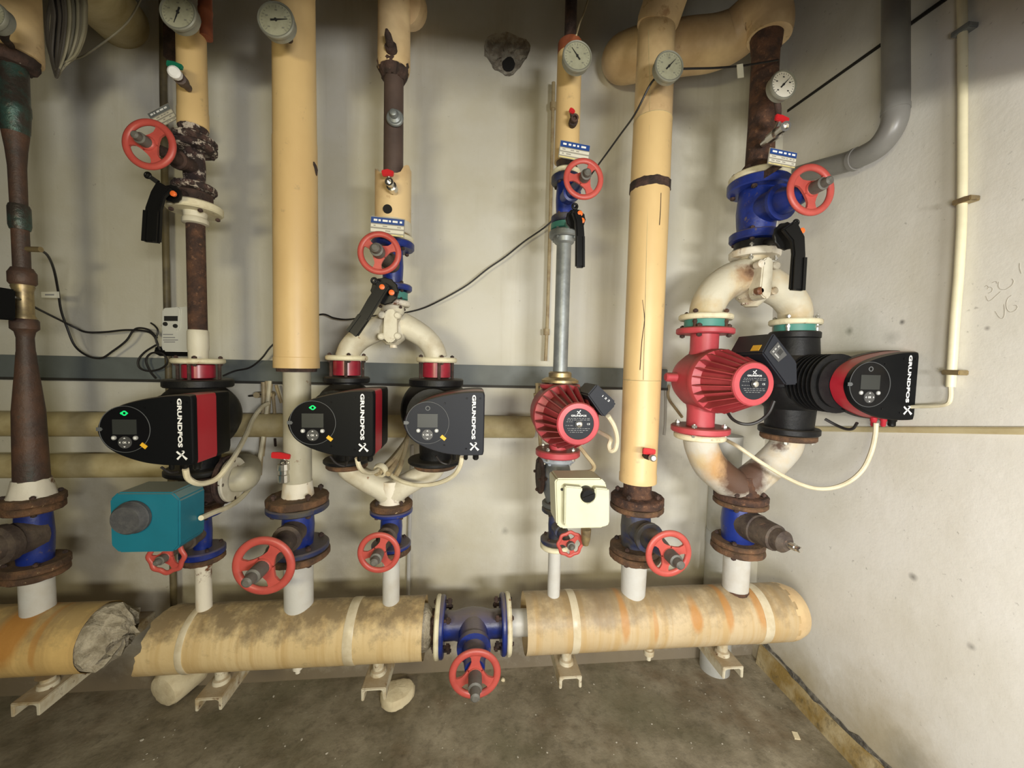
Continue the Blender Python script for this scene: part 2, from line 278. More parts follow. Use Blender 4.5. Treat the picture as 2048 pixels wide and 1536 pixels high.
def floor_mat():
    mt, nt, b = base('dark_stained_concrete', 0.62, 0)
    p = pos(nt)
    col = mixc(nt, ramp(nt, noise(nt, p, 5, 6, 0.65), 0.36, 0.68), (0.17, 0.142, 0.092), (0.38, 0.33, 0.24))
    col = mixc(nt, mth(nt, 'MULTIPLY', ramp(nt, noise(nt, p, 3.1, 4, 0.6), 0.52, 0.66), 0.6), col, (0.13, 0.078, 0.034))
    col = mixc(nt, mth(nt, 'MULTIPLY', ramp(nt, noise(nt, p, 26, 6, 0.75), 0.50, 0.68), 0.45), col, (0.05, 0.04, 0.026))
    col = mixc(nt, mth(nt, 'MULTIPLY', ramp(nt, noise(nt, p, 2.2, 3, 0.5), 0.50, 0.64), 0.45), col, (0.12, 0.115, 0.06))
    v = nd(nt, 'ShaderNodeTexVoronoi'); v.inputs['Scale'].default_value = 42; nt.links.new(p, v.inputs['Vector'])
    spk = mth(nt, 'MULTIPLY', ramp(nt, v.outputs['Distance'], 0.16, 0.07), ramp(nt, noise(nt, p, 9, 3), 0.50, 0.62))
    col = mixc(nt, mth(nt, 'MULTIPLY', spk, 0.8), col, (0.38, 0.34, 0.27))
    nt.links.new(col, b.inputs['Base Color'])
    nt.links.new(ramp(nt, noise(nt, p, 4, 4), 0.35, 0.65, 0.35, 0.75), b.inputs['Roughness'])
    bumpy(nt, b, noise(nt, p, 60, 6, 0.65), 0.3)
    return mt
m_floor = floor_mat()
m_kerb = mk('ochre_stained_skirting', (0.30, 0.20, 0.06), (0.50, 0.41, 0.24), 7, 0.42, 0.62, (0.13, 0.10, 0.05), 12, 0.54, 0.70, 0.7, bump=0.3, bscale=50)
m_crack = mk('cracked_mortar', (0.11, 0.10, 0.085), (0.26, 0.24, 0.20), 40, rough=0.95, bump=0.9, bscale=90)
m_crater = mk('bare_concrete', (0.42, 0.38, 0.30), (0.24, 0.20, 0.15), 40, 0.4, 0.6, rough=0.95, bump=1.0, bscale=80)
m_dark_ceiling = mk('grey_soffit', (0.06, 0.055, 0.05), rough=0.9)

# ---------------------------------------------------------------- mesh building
class MB:
    def __init__(s): s.v = []; s.f = []
    def add(s, vs, fs):
        n = len(s.v); s.v += [V(a) for a in vs]; s.f += [[i+n for i in f] for f in fs]; return s
    def rev(s, prof, O, ax, seg=28, fn=None):          # prof: (radius, distance along the axis)
        O = V(O); ax = V(ax).normalized()
        a = ax.orthogonal().normalized() if abs(ax.z) < 0.99 else V((1, 0, 0))
        if abs(ax.z) < 0.5: a = V((0, 0, 1)).cross(ax).normalized()
        b_ = ax.cross(a); vs = []; fs = []
        for r, h in prof:
            for k in range(seg):
                t = 2*PI*k/seg; q = r*(fn(t) if fn else 1)
                vs.append(O+ax*h+a*(q*math.cos(t))+b_*(q*math.sin(t)))
        for i in range(len(prof)-1):
            for k in range(seg):
                k2 = (k+1) % seg
                fs.append([i*seg+k, i*seg+k2, (i+1)*seg+k2, (i+1)*seg+k])
        fs.append(list(range(seg))[::-1]); fs.append([(len(prof)-1)*seg+k for k in range(seg)])
        return s.add(vs, fs)
    def cyl(s, p, q, r, r2=None, seg=20):
        p = V(p); q = V(q); return s.rev([(r, 0), (r if r2 is None else r2, (q-p).length)], p, q-p, seg)
    def ring(s, O, ax, R, r, rr=None, seg=40, sec=10, fn=None):   # torus, r radial and rr axial half-thickness
        O = V(O); ax = V(ax).normalized(); a = V((0, 0, 1)).cross(ax)
        a = a.normalized() if a.length > 1e-4 else V((1, 0, 0)); b_ = ax.cross(a); rr = rr or r
        vs = []; fs = []
        for k in range(seg):
            t = 2*PI*k/seg; d = a*math.cos(t)+b_*math.sin(t); RR = R*(fn(t) if fn else 1)
            for j in range(sec):
                u = 2*PI*j/sec; vs.append(O+d*(RR+r*math.cos(u))+ax*(rr*math.sin(u)))
        for k in range(seg):
            for j in range(sec):
                fs.append([k*sec+j, ((k+1) % seg)*sec+j, ((k+1) % seg)*sec+(j+1) % sec, k*sec+(j+1) % sec])
        return s.add(vs, fs)
    def tube(s, pts, r, seg=10, sub=6):
        pts = [V(p) for p in pts]; n = len(pts)
        rs = list(r) if isinstance(r, (list, tuple)) else [r]*n
        if sub and n > 2:
            P = [pts[0]*2-pts[1]]+pts+[pts[-1]*2-pts[-2]]; o = []; ro = []
            for i in range(1, n):
                for k in range(sub):
                    t = k/sub; a, b_, c, d = P[i-1], P[i], P[i+1], P[i+2]
                    o.append(0.5*((2*b_)+(c-a)*t+(2*a-5*b_+4*c-d)*t*t+(3*b_-a-3*c+d)*t**3))
                    ro.append(rs[i-1]*(1-t)+rs[i]*t)
            pts = o+[pts[-1]]; rs = ro+[rs[-1]]
        t0 = (pts[1]-pts[0]).normalized(); nrm = t0.orthogonal().normalized(); vs = []; fs = []
        for i, p in enumerate(pts):
            t = (pts[min(i+1, len(pts)-1)]-pts[max(i-1, 0)]).normalized()
            nrm = (nrm-t*nrm.dot(t)).normalized(); bn = t.cross(nrm)
            for k in range(seg):
                a = 2*PI*k/seg; vs.append(p+(nrm*math.cos(a)+bn*math.sin(a))*rs[i])
        for i in range(len(pts)-1):
            for k in range(seg):
                fs.append([i*seg+k, i*seg+(k+1) % seg, (i+1)*seg+(k+1) % seg, (i+1)*seg+k])
        fs.append(list(range(seg))[::-1]); fs.append([(len(pts)-1)*seg+k for k in range(seg)])
        return s.add(vs, fs)
    def prism(s, out, dvec):                            # closed outline of 3-D points pushed along dvec
        out = [V(p) for p in out]; n = len(out); d = V(dvec)
        return s.add(out+[p+d for p in out], [list(range(n))[::-1], list(range(n, 2*n))]+[[i, (i+1) % n, n+(i+1) % n, n+i] for i in range(n)])
    def box(s, lo, hi):
        x0, y0, z0 = lo; x1, y1, z1 = hi
        return s.prism([(x0, y0, z0), (x1, y0, z0), (x1, y0, z1), (x0, y0, z1)], (0, y1-y0, 0))
    def strip(s, pts, ws, n, dep):                      # ribbon of given widths, plane normal n, thickness dep
        pts = [V(p) for p in pts]; n = V(n).normalized(); L = []; R = []
        for i, p in enumerate(pts):
            t = (pts[min(i+1, len(pts)-1)]-pts[max(i-1, 0)]).normalized(); q = n.cross(t)
            L.append(p+q*ws[i]/2); R.append(p-q*ws[i]/2)
        vs = L+R+[p+n*dep for p in L]+[p+n*dep for p in R]; k = len(pts); fs = []
        for i in range(k-1):
            fs += [[i, i+1, k+i+1, k+i], [2*k+i, 3*k+i, 3*k+i+1, 2*k+i+1], [i, 2*k+i, 2*k+i+1, i+1], [k+i, k+i+1, 3*k+i+1, 3*k+i]]
        fs += [[0, k, 3*k, 2*k], [k-1, 3*k-1, 4*k-1, 2*k-1]]
        return s.add(vs, fs)
    def mesh(s, me, M):
        return s.add([M @ v.co for v in me.vertices], [list(p.vertices) for p in me.polygons])
    def jitter(s, a, keep=None):
        for v in s.v: v += V((random.uniform(-a, a), random.uniform(-a, a), random.uniform(-a, a)))
        return s

ORG = {}
def build(name, mb, mat, org, bevel=0.0, ang=38, segs=2):
    bm = bmesh.new(); vs = [bm.verts.new(v-org) for v in mb.v]
    for f in mb.f:
        try: bm.faces.new([vs[i] for i in f])
        except ValueError: pass
    bmesh.ops.recalc_face_normals(bm, faces=bm.faces)
    if bevel:
        ed = [e for e in bm.edges if len(e.link_faces) == 2 and e.calc_face_angle(0) > 0.6]
        bmesh.ops.bevel(bm, geom=ed, offset=bevel, segments=segs, affect='EDGES', clamp_overlap=True)
    me = bpy.data.meshes.new(name); bm.to_mesh(me); bm.free()
    me.shade_smooth(); me.set_sharp_from_angle(angle=math.radians(ang))
    me.materials.append(mat)
    return me
def thing(name, label, cat, loc, group=None):
    o = bpy.data.objects.new(name, None); C.objects.link(o); o.location = V(loc)
    o.empty_display_size = 0.05
    o['label'] = label; o['category'] = cat
    if group: o['group'] = group
    ORG[o] = V(loc); return o
def part(name, mb, mat, par, label=None, bevel=0.0, ang=38, kind=None, segs=2):
    o = bpy.data.objects.new(name, build(name, mb, mat, ORG[par], bevel, ang, segs)); C.objects.link(o)
    o.parent = par; ORG[o] = ORG[par]
    if label: o['label'] = label
    if kind: o['kind'] = kind
    return o
def solo(name, label, cat, mb, mat, loc=None, group=None, bevel=0.0, ang=38):
    loc = V(loc) if loc is not None else sum(mb.v, V((0, 0, 0)))/len(mb.v)
    o = bpy.data.objects.new(name, build(name, mb, mat, loc, bevel, ang)); C.objects.link(o); o.location = loc
    o['label'] = label; o['category'] = cat; ORG[o] = loc
    if group: o['group'] = group
    return o
def struct(name, mb, mat, bevel=0.0, ang=38):
    o = bpy.data.objects.new(name, build(name, mb, mat, V((0, 0, 0)), bevel, ang)); C.objects.link(o)
    o['kind'] = 'structure'; ORG[o] = V((0, 0, 0)); return o

_txt = {}
def textmesh(t, off=0.0):
    if (t, off) not in _txt:
        c = bpy.data.curves.new('t', 'FONT'); c.body = t; c.size = 1; c.offset = off; c.extrude = 0.02
        c.align_x = 'CENTER'; c.align_y = 'CENTER'; c.resolution_u = 3
        o = bpy.data.objects.new('t', c); C.objects.link(o)
        me = bpy.data.meshes.new_from_object(o.evaluated_get(bpy.context.evaluated_depsgraph_get()))
        bpy.data.objects.remove(o); bpy.data.curves.remove(c)
        xs = [v.co.x for v in me.vertices]; ys = [v.co.y for v in me.vertices]
        _txt[t, off] = (me, max(xs)-min(xs), max(ys)-min(ys), (max(xs)+min(xs))/2, (max(ys)+min(ys))/2)
    return _txt[t, off]
def put_text(mb, t, O, xd, yd, width, height, off=0.0, thick=0.0006):
    me, w_, h_, cx, cy = textmesh(t, off); xd = V(xd).normalized(); yd = V(yd).normalized(); n = xd.cross(yd)
    sx, sy = width/w_, height/h_
    M = Matrix(((xd.x*sx, yd.x*sy, n.x*thick*25, O[0]), (xd.y*sx, yd.y*sy, n.y*thick*25, O[1]), (xd.z*sx, yd.z*sy, n.z*thick*25, O[2]), (0, 0, 0, 1)))
    return mb.mesh(me, M @ Matrix.Translation((-cx, -cy, 0)))

# one hexagonal bolt, head and nut on a shank along z; copies share this mesh
def _bolt(h):
    mb = MB(); mb.rev([(1, h), (1, h+0.85), (0.75, h+1.0)], (0, 0, 0), (0, 0, 1), 6)
    mb.rev([(1, -h), (1, -h-0.9)], (0, 0, 0), (0, 0, 1), 6)
    mb.rev([(0.5, -h-1.2), (0.5, h+1.3)], (0, 0, 0), (0, 0, 1), 8)
    return mb
BOLT = {}
def bolts(par, O, ax, R, n, size, half, mat, phase=0.0):
    """size: half-width of a nut; half: half of the clamped thickness"""
    key = (mat.name, round(half/size, 1))
    if key not in BOLT: BOLT[key] = build('bolt', _bolt(key[1]), mat, V((0, 0, 0)), 0, 30)
    ax = V(ax).normalized(); a = ax.orthogonal().normalized()
    if abs(ax.z) > 0.9: a = V((1, 0, 0))
    b_ = ax.cross(a)
    for k in range(n):
        t = 2*PI*(k+phase)/n; d = a*math.cos(t)+b_*math.sin(t)
        o = bpy.data.objects.new('bolt', BOLT[key]); C.objects.link(o); o.parent = par
        q = ax.to_track_quat('Z', 'Y').to_matrix().to_4x4()
        o.matrix_local = Matrix.Translation(V(O)+d*R-ORG[par]) @ q @ Matrix.Rotation(t*3, 4, 'Z') @ Matrix.Diagonal((size, size, size, 1))
UPV = V((0, 0, 1)); OUT = V((0, -1, 0))
def flange(par, O, ax, R, t, mat, hub=0.0, hubh=0.0, nb=0, bmat=None, phase=0.5, name='flange', label=None, bsize=None, bhalf=None, rough=0.0):
    O = V(O); ax = V(ax).normalized(); c = min(t*0.25, 0.004)
    prof = [(R*0.3, -t/2), (R-c, -t/2), (R, -t/2+c), (R, t/2-c), (R-c, t/2)]
    if hub: prof += [(hub*1.15, t/2), (hub, t/2+hubh)]
    else: prof += [(R*0.3, t/2)]
    mb = MB().rev(prof, O, ax, 36)
    if rough: mb.jitter(rough)
    f = part(name, mb, mat, par, label)
    if nb: bolts(f, O, ax, R*0.8, nb, bsize or R*0.095, bhalf or t*0.55, bmat or mat, phase)
    return f
# ---------------------------------------------------------------- the room
def room():
    random.seed(3)
    # back wall, with a knocked-out hole that is really recessed
    hole_px = [(968,92),(975,74),(990,66),(1012,63),(1030,70),(1052,78),(1061,92),(1056,110),(1050,120),(1040,136),(1026,150),(1010,152),(996,142),(985,136),(978,122),(968,112)]
    hole = []
    for i, p in enumerate(hole_px):
        a = W(*p, WALL_Y); b = W(*hole_px[(i+1) % len(hole_px)], WALL_Y)
        hole.append(a); hole.append((a+b)/2+V((random.uniform(-.004, .004), 0, random.uniform(-.004, .004))))
    bm = bmesh.new()
    rect = [bm.verts.new(p) for p in ((-3.2, WALL_Y, -0.3), (WALL_X+0.2, WALL_Y, -0.3), (WALL_X+0.2, WALL_Y, 3.1), (-3.2, WALL_Y, 3.1))]
    hv = [bm.verts.new(p) for p in hole]
    ed = [bm.edges.new((l[i], l[(i+1) % len(l)])) for l in (rect, hv) for i in range(len(l))]
    bmesh.ops.triangle_fill(bm, use_beauty=True, edges=ed)
    bm.normal_update()
    if sum(f.normal.y for f in bm.faces) > 0: bmesh.ops.reverse_faces(bm, faces=bm.faces)
    me = bpy.data.meshes.new('wall_back'); bm.to_mesh(me); bm.free(); me.materials.append(m_wall)
    wb = bpy.data.objects.new('wall_back', me); C.objects.link(wb); wb['kind'] = 'structure'; ORG[wb] = V((0, 0, 0))
    # crater behind the hole
    cen = sum(hole, V((0, 0, 0)))/len(hole); mb = MB(); n = len(hole); vs = []; fs = []
    R_ = [(1.0, 0.0), (0.93, 0.012), (0.75, 0.018), (0.5, 0.016), (0.25, 0.018)]
    for k, dpt in R_:
        for p in hole:
            j = 0.006 if 0 < dpt else 0
            vs.append(cen+(p-cen)*k+V((random.uniform(-j, j), dpt+random.uniform(-j, j)*0.8, random.uniform(-j, j))))
    for i in range(len(R_)-1):
        for k in range(n): fs.append([i*n+k, i*n+(k+1) % n, (i+1)*n+(k+1) % n, (i+1)*n+k])
    fs.append([(len(R_)-1)*n+k for k in range(n)])
    mb.add(vs, fs); part('broken_plaster', mb, m_crater, wb, label='grey bare concrete where plaster is knocked out', ang=20)
    h = W(1018, 126, WALL_Y)+V((0, 0.006, 0))
    part('drilled_hole', MB().rev([(0.026, 0), (0.024, 0.006), (0.018, 0.007), (0.016, 0.0)], h, (0.2, 1, 0.1), 14).jitter(0.002), m_void, wb, label='small dark hole in the broken patch')
    struct('wall_right', MB().box((WALL_X, -2.2, -0.3), (WALL_X+0.2, WALL_Y+0.1, 3.1)), m_rwall)
    struct('floor', MB().box((-3.2, -2.2, -0.2), (WALL_X+0.1, WALL_Y+0.1, 0)), m_floor)
    struct('ceiling', MB().box((-3.2, -2.2, 2.95), (WALL_X+0.1, WALL_Y+0.1, 3.05)), m_dark_ceiling)
    struct('wall_left', MB().box((-3.3, -2.2, -0.3), (-3.2, WALL_Y+0.1, 3.1)), m_dark_ceiling)
    # wide grey cable trunking along the back wall
    a, b = W(0, 712, 1.61), W(1335, 736, 1.61)
    z1 = (a.z+b.z)/2; z0 = z1-mm(43, W(650, 740, 1.61))
    t = struct('trim_1', MB().box((-3.19, 1.605, z0), (b.x, WALL_Y-0.001, z1)), m_trunk, bevel=0.003)
    part('trunking_shadow', MB().box((-3.19, 1.600, z0-0.006), (b.x+0.002, 1.612, z0+0.004)), mk('painted_trunking_shadow', (0.035, 0.033, 0.028), rough=0.7), t)  # dark strip standing in for the shadow line under the trunking
    # unseen beam blocks, added and stepped to shade the top of the walls
    struct('shade_block_left', MB().box((-3.2, 0.12, 1.98), (-0.15, 0.50, 2.95)), m_dark_ceiling)
    struct('shade_block_middle', MB().box((-0.15, 0.12, 2.07), (0.62, 0.50, 2.95)), m_dark_ceiling)
    struct('shade_block_right', MB().box((0.62, 0.12, 1.95), (WALL_X, 0.50, 2.95)), m_dark_ceiling)
    struct('wall_front', MB().box((-3.2, -2.3, -0.3), (WALL_X+0.1, -2.2, 3.1)), m_dark_ceiling)
    # stained skirting with its cracked mortar line
    mb = MB(); p0, p1 = FL(1500, 1303), FL(1712, 1536)
    ys = [-0.5+i*0.1 for i in range(22)]; top = []; bot = []
    for y in ys:
        top.append(V((WALL_X-0.004, y, 0.085+0.01*math.sin(y*9)+random.uniform(-.006, .006)))); bot.append(V((WALL_X-0.02, y, 0.0)))
    vs = []; fs = []
    for a, b in zip(top, bot): vs += [a, b, V((WALL_X-0.012, a.y, 0.06)), V((WALL_X-0.001, a.y, a.z)), V((WALL_X-0.001, a.y, 0))]
    for i in range(len(ys)-1):
        k, q = i*5, i*5+5
        for u, v_ in ((1, 2), (2, 0), (0, 3), (4, 1)): fs.append([k+u, k+v_, q+v_, q+u])
    mb.add(vs, fs); struct('baseboard_right', mb, m_kerb)
    mb = MB(); pts = []
    for i in range(60):
        y = -0.4+i*0.035; pts.append(V((WALL_X-0.001, y, 0.098+0.01*math.sin(y*9)+random.uniform(-.006, .006))))
    pts = [p for p in pts if p.y < 1.63]
    mb.strip(pts, [random.choice((.006, .010, .016, .026, .034)) for _ in pts], (-1, 0, 0), 0.004); struct('trim_2', mb, m_crack, ang=15)
    # cream trunking along the right wall
    a = RW(2048, 862); b = RW(1700, 860)
    a, b = RW(2048, 862), RW(1740, 859); sl = (b.z-a.z)/(b.y-a.y); q0 = V((WALL_X, 0.2, a.z+sl*(0.2-a.y))); q1 = V((WALL_X, 1.62, a.z+sl*(1.62-a.y)))
    struct('trim_3', MB().prism([(WALL_X-0.014, q0.y, q0.z-0.009), (WALL_X, q0.y, q0.z-0.009), (WALL_X, q0.y, q0.z+0.009), (WALL_X-0.014, q0.y, q0.z+0.009)], q1-q0), mk('tan_trunking', (0.55, 0.47, 0.28), (0.46, 0.38, 0.21), 10, rough=0.5), bevel=0.003)
    # thin dark joint line high on the right wall
    e0, e1 = RW(1915, -18, WALL_X-0.002), RW(1576, 222, WALL_X-0.002)
    struct('trim_7', MB().strip([e0, e0.lerp(e1, 0.5), e1], [0.012, 0.010, 0.010], (-1, 0, 0), 0.004), mk('dark_joint', (0.02, 0.018, 0.015), rough=0.9))
    # pencil marks on the right wall
    def marks(ch, lst):
        mb = MB()
        for s in lst:
            pts = [RW(1920+x*128/1229, 520+y*160/1536, WALL_X-0.0004) for x, y in s]
            mb.tube(pts, 0.00055, 5, 4)
        return mb
    P = mk('pencil_line', (0.46, 0.43, 0.37), rough=0.8)
    wr = bpy.data.objects['wall_right']
    part('pencil_writing', marks('a', [[(480,520),(510,490),(550,520),(530,560)],[(560,520),(620,540),(615,600),(550,640)],[(620,440),(690,410),(720,450)],
        [(750,420),(740,500),(780,560),(860,570),(940,530),(1010,470),(1030,400),(1000,360)],[(500,690),(540,780),(600,770),(690,690),(780,610)],
        [(680,985),(740,1080),(800,1125),(850,1080),(860,960),(850,850)],[(990,680),(920,740),(890,850),(910,950),(970,1000),(1060,970),(1105,910),(1080,870),(1030,870)],
        [(1150,60),(1150,160),(1180,260)]]), P, wr, label='faint pencil scribble on the plaster')
    # small wall fixings and chips as raised dabs of filler
room()

# ---------------------------------------------------------------- component builders
VP = (946.4, 721.9)                           # vanishing point of everything that sticks straight out of the wall
def out_y(body_px, tip_px, Y=AXIS_Y):
    b = V((body_px[0]-VP[0], body_px[1]-VP[1])); t = V((tip_px[0]-VP[0], tip_px[1]-VP[1]))
    return Y*b.dot(b)/t.dot(b)

def wheel_mesh(O, R, lobes=0, ax=OUT, phase=0.5, thick=0.10):
    mb = MB(); fn = (lambda t: 1+0.055*math.cos(lobes*t)) if lobes else None
    mb.ring(O, ax, R*(1-0.14), R*0.14, R*thick, 48, 10, fn)
    X, Z = V((1, 0, 0)), V((0, 0, 1)); back = -V(ax)*R*0.05
    for k in range(3):
        t = phase+2*PI*k/3; d = X*math.cos(t)+Z*math.sin(t)
        mb.strip([V(O)+back+d*R*f for f in (0.18, 0.34, 0.50, 0.66, 0.82)], [R*f for f in (0.56, 0.40, 0.30, 0.36, 0.66)], ax, R*0.10)
    mb.rev([(R*0.27, -R*0.12), (R*0.28, R*0.10), (R*0.22, R*0.16)], O, ax, 20)
    return mb
def handwheel(par, px, py, rpx, Yw, lobes=0, phase=0.5, stem=0.06, label=None, stem_r=0.24, wm=None):
    O = W(px, py, Yw); R = mm(rpx, O)
    h = part('handwheel', wheel_mesh(O, R, lobes, phase=phase), wm or m_wheel, par, label, ang=50)
    a = O+OUT*R*0.12
    mb = MB().rev([(R*stem_r, 0), (R*stem_r, stem*0.62), (R*stem_r*0.72, stem*0.66), (R*stem_r*0.66, stem), (R*stem_r*0.4, stem+0.004)], a, OUT, 16)
    part('stem_cap', mb, m_stem, par)
    return O, R

def valve(label, X, yt, yb, wf, wb, wheel=None, mat=m_blue, Y=AXIS_Y, bolt=m_rust, wfb=None, lobes=0, phase=0.5, stem=0.06, bonw=0.8, top=(14, 14), bonmat=None, nb=4, fmat=None, group='flanged shut-off valves', name='shut_off_valve', wheel_y=None, stem_r=0.24):
    """vertical flanged valve: yt/yb pixel rows of the outer flange faces, wf flange and wb body widths in pixels"""
    zt, zb = zat(yt, X, Y), zat(yb, X, Y); zc = (zt+zb)/2; P = V((X, Y, zc))
    Rf, Rb = vr(wf, P), vr(wb, P); Rg = vr(wfb, P) if wfb else Rf
    th, tb = abs(zat(yt+top[0], X, Y)-zt), abs(zat(yb-top[1], X, Y)-zb)
    o = thing(name, label, 'valve', (X, Y, zb), group)
    L = zt-zb
    part('body', MB().rev([(Rb*0.92, th*0.7), (Rb*0.95, th*1.2), (Rb, L*0.32), (Rb*1.04, L*0.5), (Rb, L*0.68), (Rb*0.95, L-th*1.2), (Rb*0.92, L-th*0.7)], (X, Y, zb), UPV, 28), mat, o)
    flange(o, (X, Y, zt-th/2), UPV, Rf, th, fmat or mat, nb=nb, bmat=bolt)
    flange(o, (X, Y, zb+tb/2), UPV, Rg, tb, fmat or mat, nb=nb, bmat=bolt)
    if wheel:
        px, py, rp = wheel
        Yw = wheel_y or out_y(proj(P), (px, py), Y)
        O = W(px, py, Yw); R = mm(rp, O); ax = O-P; l = ax.length; q = Rb*bonw
        bb = min(l*0.45, Rb+0.03)
        part('bonnet', MB().rev([(q*1.05, 0), (q*1.0, bb), (q*1.16, bb+0.002), (q*1.16, bb+0.014), (q*0.86, bb+0.016), (q*0.60, l-0.035), (q*0.5, l-0.012)], P, ax, 22), bonmat or m_bonnet, o)
        handwheel(o, px, py, rp, Yw, lobes, phase, stem, stem_r=stem_r)
    return o

def pipe_run(par, X, segs, mat, name='pipe', Y=AXIS_Y, seg=30, label=None, jit=0, ang=38):
    """segs: (pixel row, pixel width) pairs down a vertical axis"""
    prof = []; z0 = zat(segs[0][0], X, Y)
    for py, wd in segs:
        z = zat(py, X, Y); prof.append((vr(wd, (X, Y, z)), z0-z))
    mb = MB().rev(prof, (X, Y, z0), (0, 0, -1), seg)
    if jit: mb.jitter(jit)
    return part(name, mb, mat, par, label, ang=ang)
def disc(par, X, y0, y1, wd, mat, name='flange', Y=AXIS_Y, nb=0, bmat=None, phase=0.5, label=None, rough=0, hub=0, hubh=0, bsize=None, bhalf=None):
    z0, z1 = zat(y0, X, Y), zat(y1, X, Y); R = vr(wd, (X, Y, (z0+z1)/2))
    return flange(par, (X, Y, (z0+z1)/2), UPV, R, z0-z1, mat, vr(hub, (X, Y, z0)) if hub else 0, hubh, nb, bmat, phase, name, label, rough=rough, bsize=bsize, bhalf=bhalf)
def studs(par, X, y0, y1, wd, n, mat, Y=AXIS_Y, r=0.005, phase=0.3):
    z0, z1 = zat(y0, X, Y), zat(y1, X, Y); R = vr(wd, (X, Y, z0))
    for k in range(n):
        t = 2*PI*(k+phase)/n; p = V((X+R*math.cos(t), Y+R*math.sin(t), z0))
        mb = MB().cyl(p+UPV*0.012, (p.x, p.y, z1-0.012), r, seg=8)
        mb.rev([(r*1.8, 0), (r*1.8, 0.010)], p, UPV, 6); mb.rev([(r*1.8, 0), (r*1.8, 0.010)], (p.x, p.y, z1), -UPV, 6)
        part('stud', mb, mat, par)

def gauge(label, px, py, r, Y=1.16, needle=40, mat=m_dial, stem=None, rim=m_gcase):
    O = W(px, py, Y); R = mm(r, O)
    o = thing('pressure_gauge', label, 'gauge', O+V((0, 0.03, 0)), 'dial gauges on the pipes')
    part('case', MB().rev([(R*0.75, -0.022), (R*0.96, -0.019), (R*0.97, -0.004), (R*1.03, -0.002), (R*1.04, 0.004), (R*0.99, 0.007), (R*0.92, 0.006), (R*0.91, 0.001)], O, OUT, 40), rim, o)
    d = part('dial', MB().rev([(R*0.92, 0.0), (R*0.92, 0.003)], O, OUT, 40), mat, o)
    mb = MB()
    for k in range(21):
        t = math.radians(225-270*k/20); u = V((math.cos(t), 0, math.sin(t))); l = 0.16 if k % 5 == 0 else 0.09
        mb.strip([O+OUT*0.003+u*R*(0.84-l), O+OUT*0.003+u*R*0.84], [R*0.03]*2, OUT, 0.0006)
    for k in range(5):
        t = math.radians(225-270*k/4); u = V((math.cos(t), 0, math.sin(t))); q = O+OUT*0.003+u*R*0.56
        mb.strip([q-V((R*0.07, 0, 0)), q+V((R*0.07, 0, 0))], [R*0.08]*2, OUT, 0.0005)
    part('scale_marks', mb, mk('faded_scale', (0.20, 0.20, 0.16), rough=0.5) if mat is m_dial else m_ink, d)
    t = math.radians(needle); u = V((math.cos(t), 0, math.sin(t)))
    part('needle', MB().strip([O+OUT*0.0045-u*R*0.30, O+OUT*0.0045, O+OUT*0.0045+u*R*0.66], [R*0.10, R*0.08, R*0.02], OUT, 0.001).rev([(R*0.08, 0.003), (R*0.07, 0.007)], O, OUT, 12), m_ink, o)
    if stem:
        part('stem', MB().tube([O+V((0, 0.03, 0))]+stem, 0.009, 10), m_rustdark, o)
    return o

def lever_valve(label, X, y0, y1, wd, pivot, path, widths, plugs, Yl=None, wafer=m_black, neck=0.55, disc_r=24, trig=None):
    """butterfly valve clamped between flanges, with a drop lever"""
    Y = AXIS_Y; z0, z1 = zat(y0, X, Y), zat(y1, X, Y); zc = (z0+z1)/2; P = V((X, Y, zc))
    o = thing('butterfly_valve', label, 'valve', (X, Y, z1), 'lever operated butterfly valves')
    Rb = vr(wd, P); h = (z0-z1)/2
    part('body', MB().rev([(Rb*0.9, -h), (Rb, -h*0.8), (Rb, h*0.8), (Rb*0.9, h)], P, UPV, 32), wafer, o)
    Yl = Yl or out_y(proj(P), pivot); O = W(*pivot, Yl)
    q = O-P
    part('neck', MB().rev([(h*0.9, Rb*0.7), (h*neck+0.004, Rb+0.02), (h*neck+0.003, q.length-0.012)], P, q, 16), wafer, o)
    R = mm(disc_r, O)
    nm = MB().rev([(R*0.96, -0.006), (R, -0.004), (R, 0.003), (R*0.94, 0.005)], O+V((0, 0.012, 0)), OUT, 36, lambda t: 1+0.035*math.cos(12*t))
    part('notch_plate', nm, m_lever, o)
    pts = [W(x, y, Yl-0.012-0.004*i) for i, (x, y) in enumerate(path)]; ws = [mm(w_, O) for w_ in widths]
    lv = part('lever', MB().strip(pts, ws, OUT, 0.016), m_lever, o, bevel=0.004)
    gp = [p+OUT*0.0162 for p in pts[-2:]]; w2 = ws[-1]*0.22
    side = (gp[1]-gp[0]).normalized().cross(OUT)
    mb = MB()
    for s in (-1, 1): mb.strip([gp[0].lerp(gp[1], 0.1)+side*s*ws[-1]*0.33, gp[1]+side*s*ws[-1]*0.33], [w2, w2], OUT, 0.004)
    part('grip_rib', mb, m_lever, lv)
    for i, (x, y) in enumerate(plugs):
        c = W(x, y, Yl-0.028); part('plug', MB().rev([(mm(5.5, c), -0.004), (mm(5.5, c), 0.001), (mm(4, c), 0.002)], c, OUT, 14), m_orange, o, label='orange plastic plug')
    if trig:
        a, b = W(*trig[0], Yl-0.014), W(*trig[1], Yl-0.020)
        part('trigger', MB().strip([a, b], [mm(9, a), mm(8, b)], OUT, 0.007).ring(b+OUT*0.004, OUT, mm(5, b), mm(2.2, b)), m_lever, o)
    return o

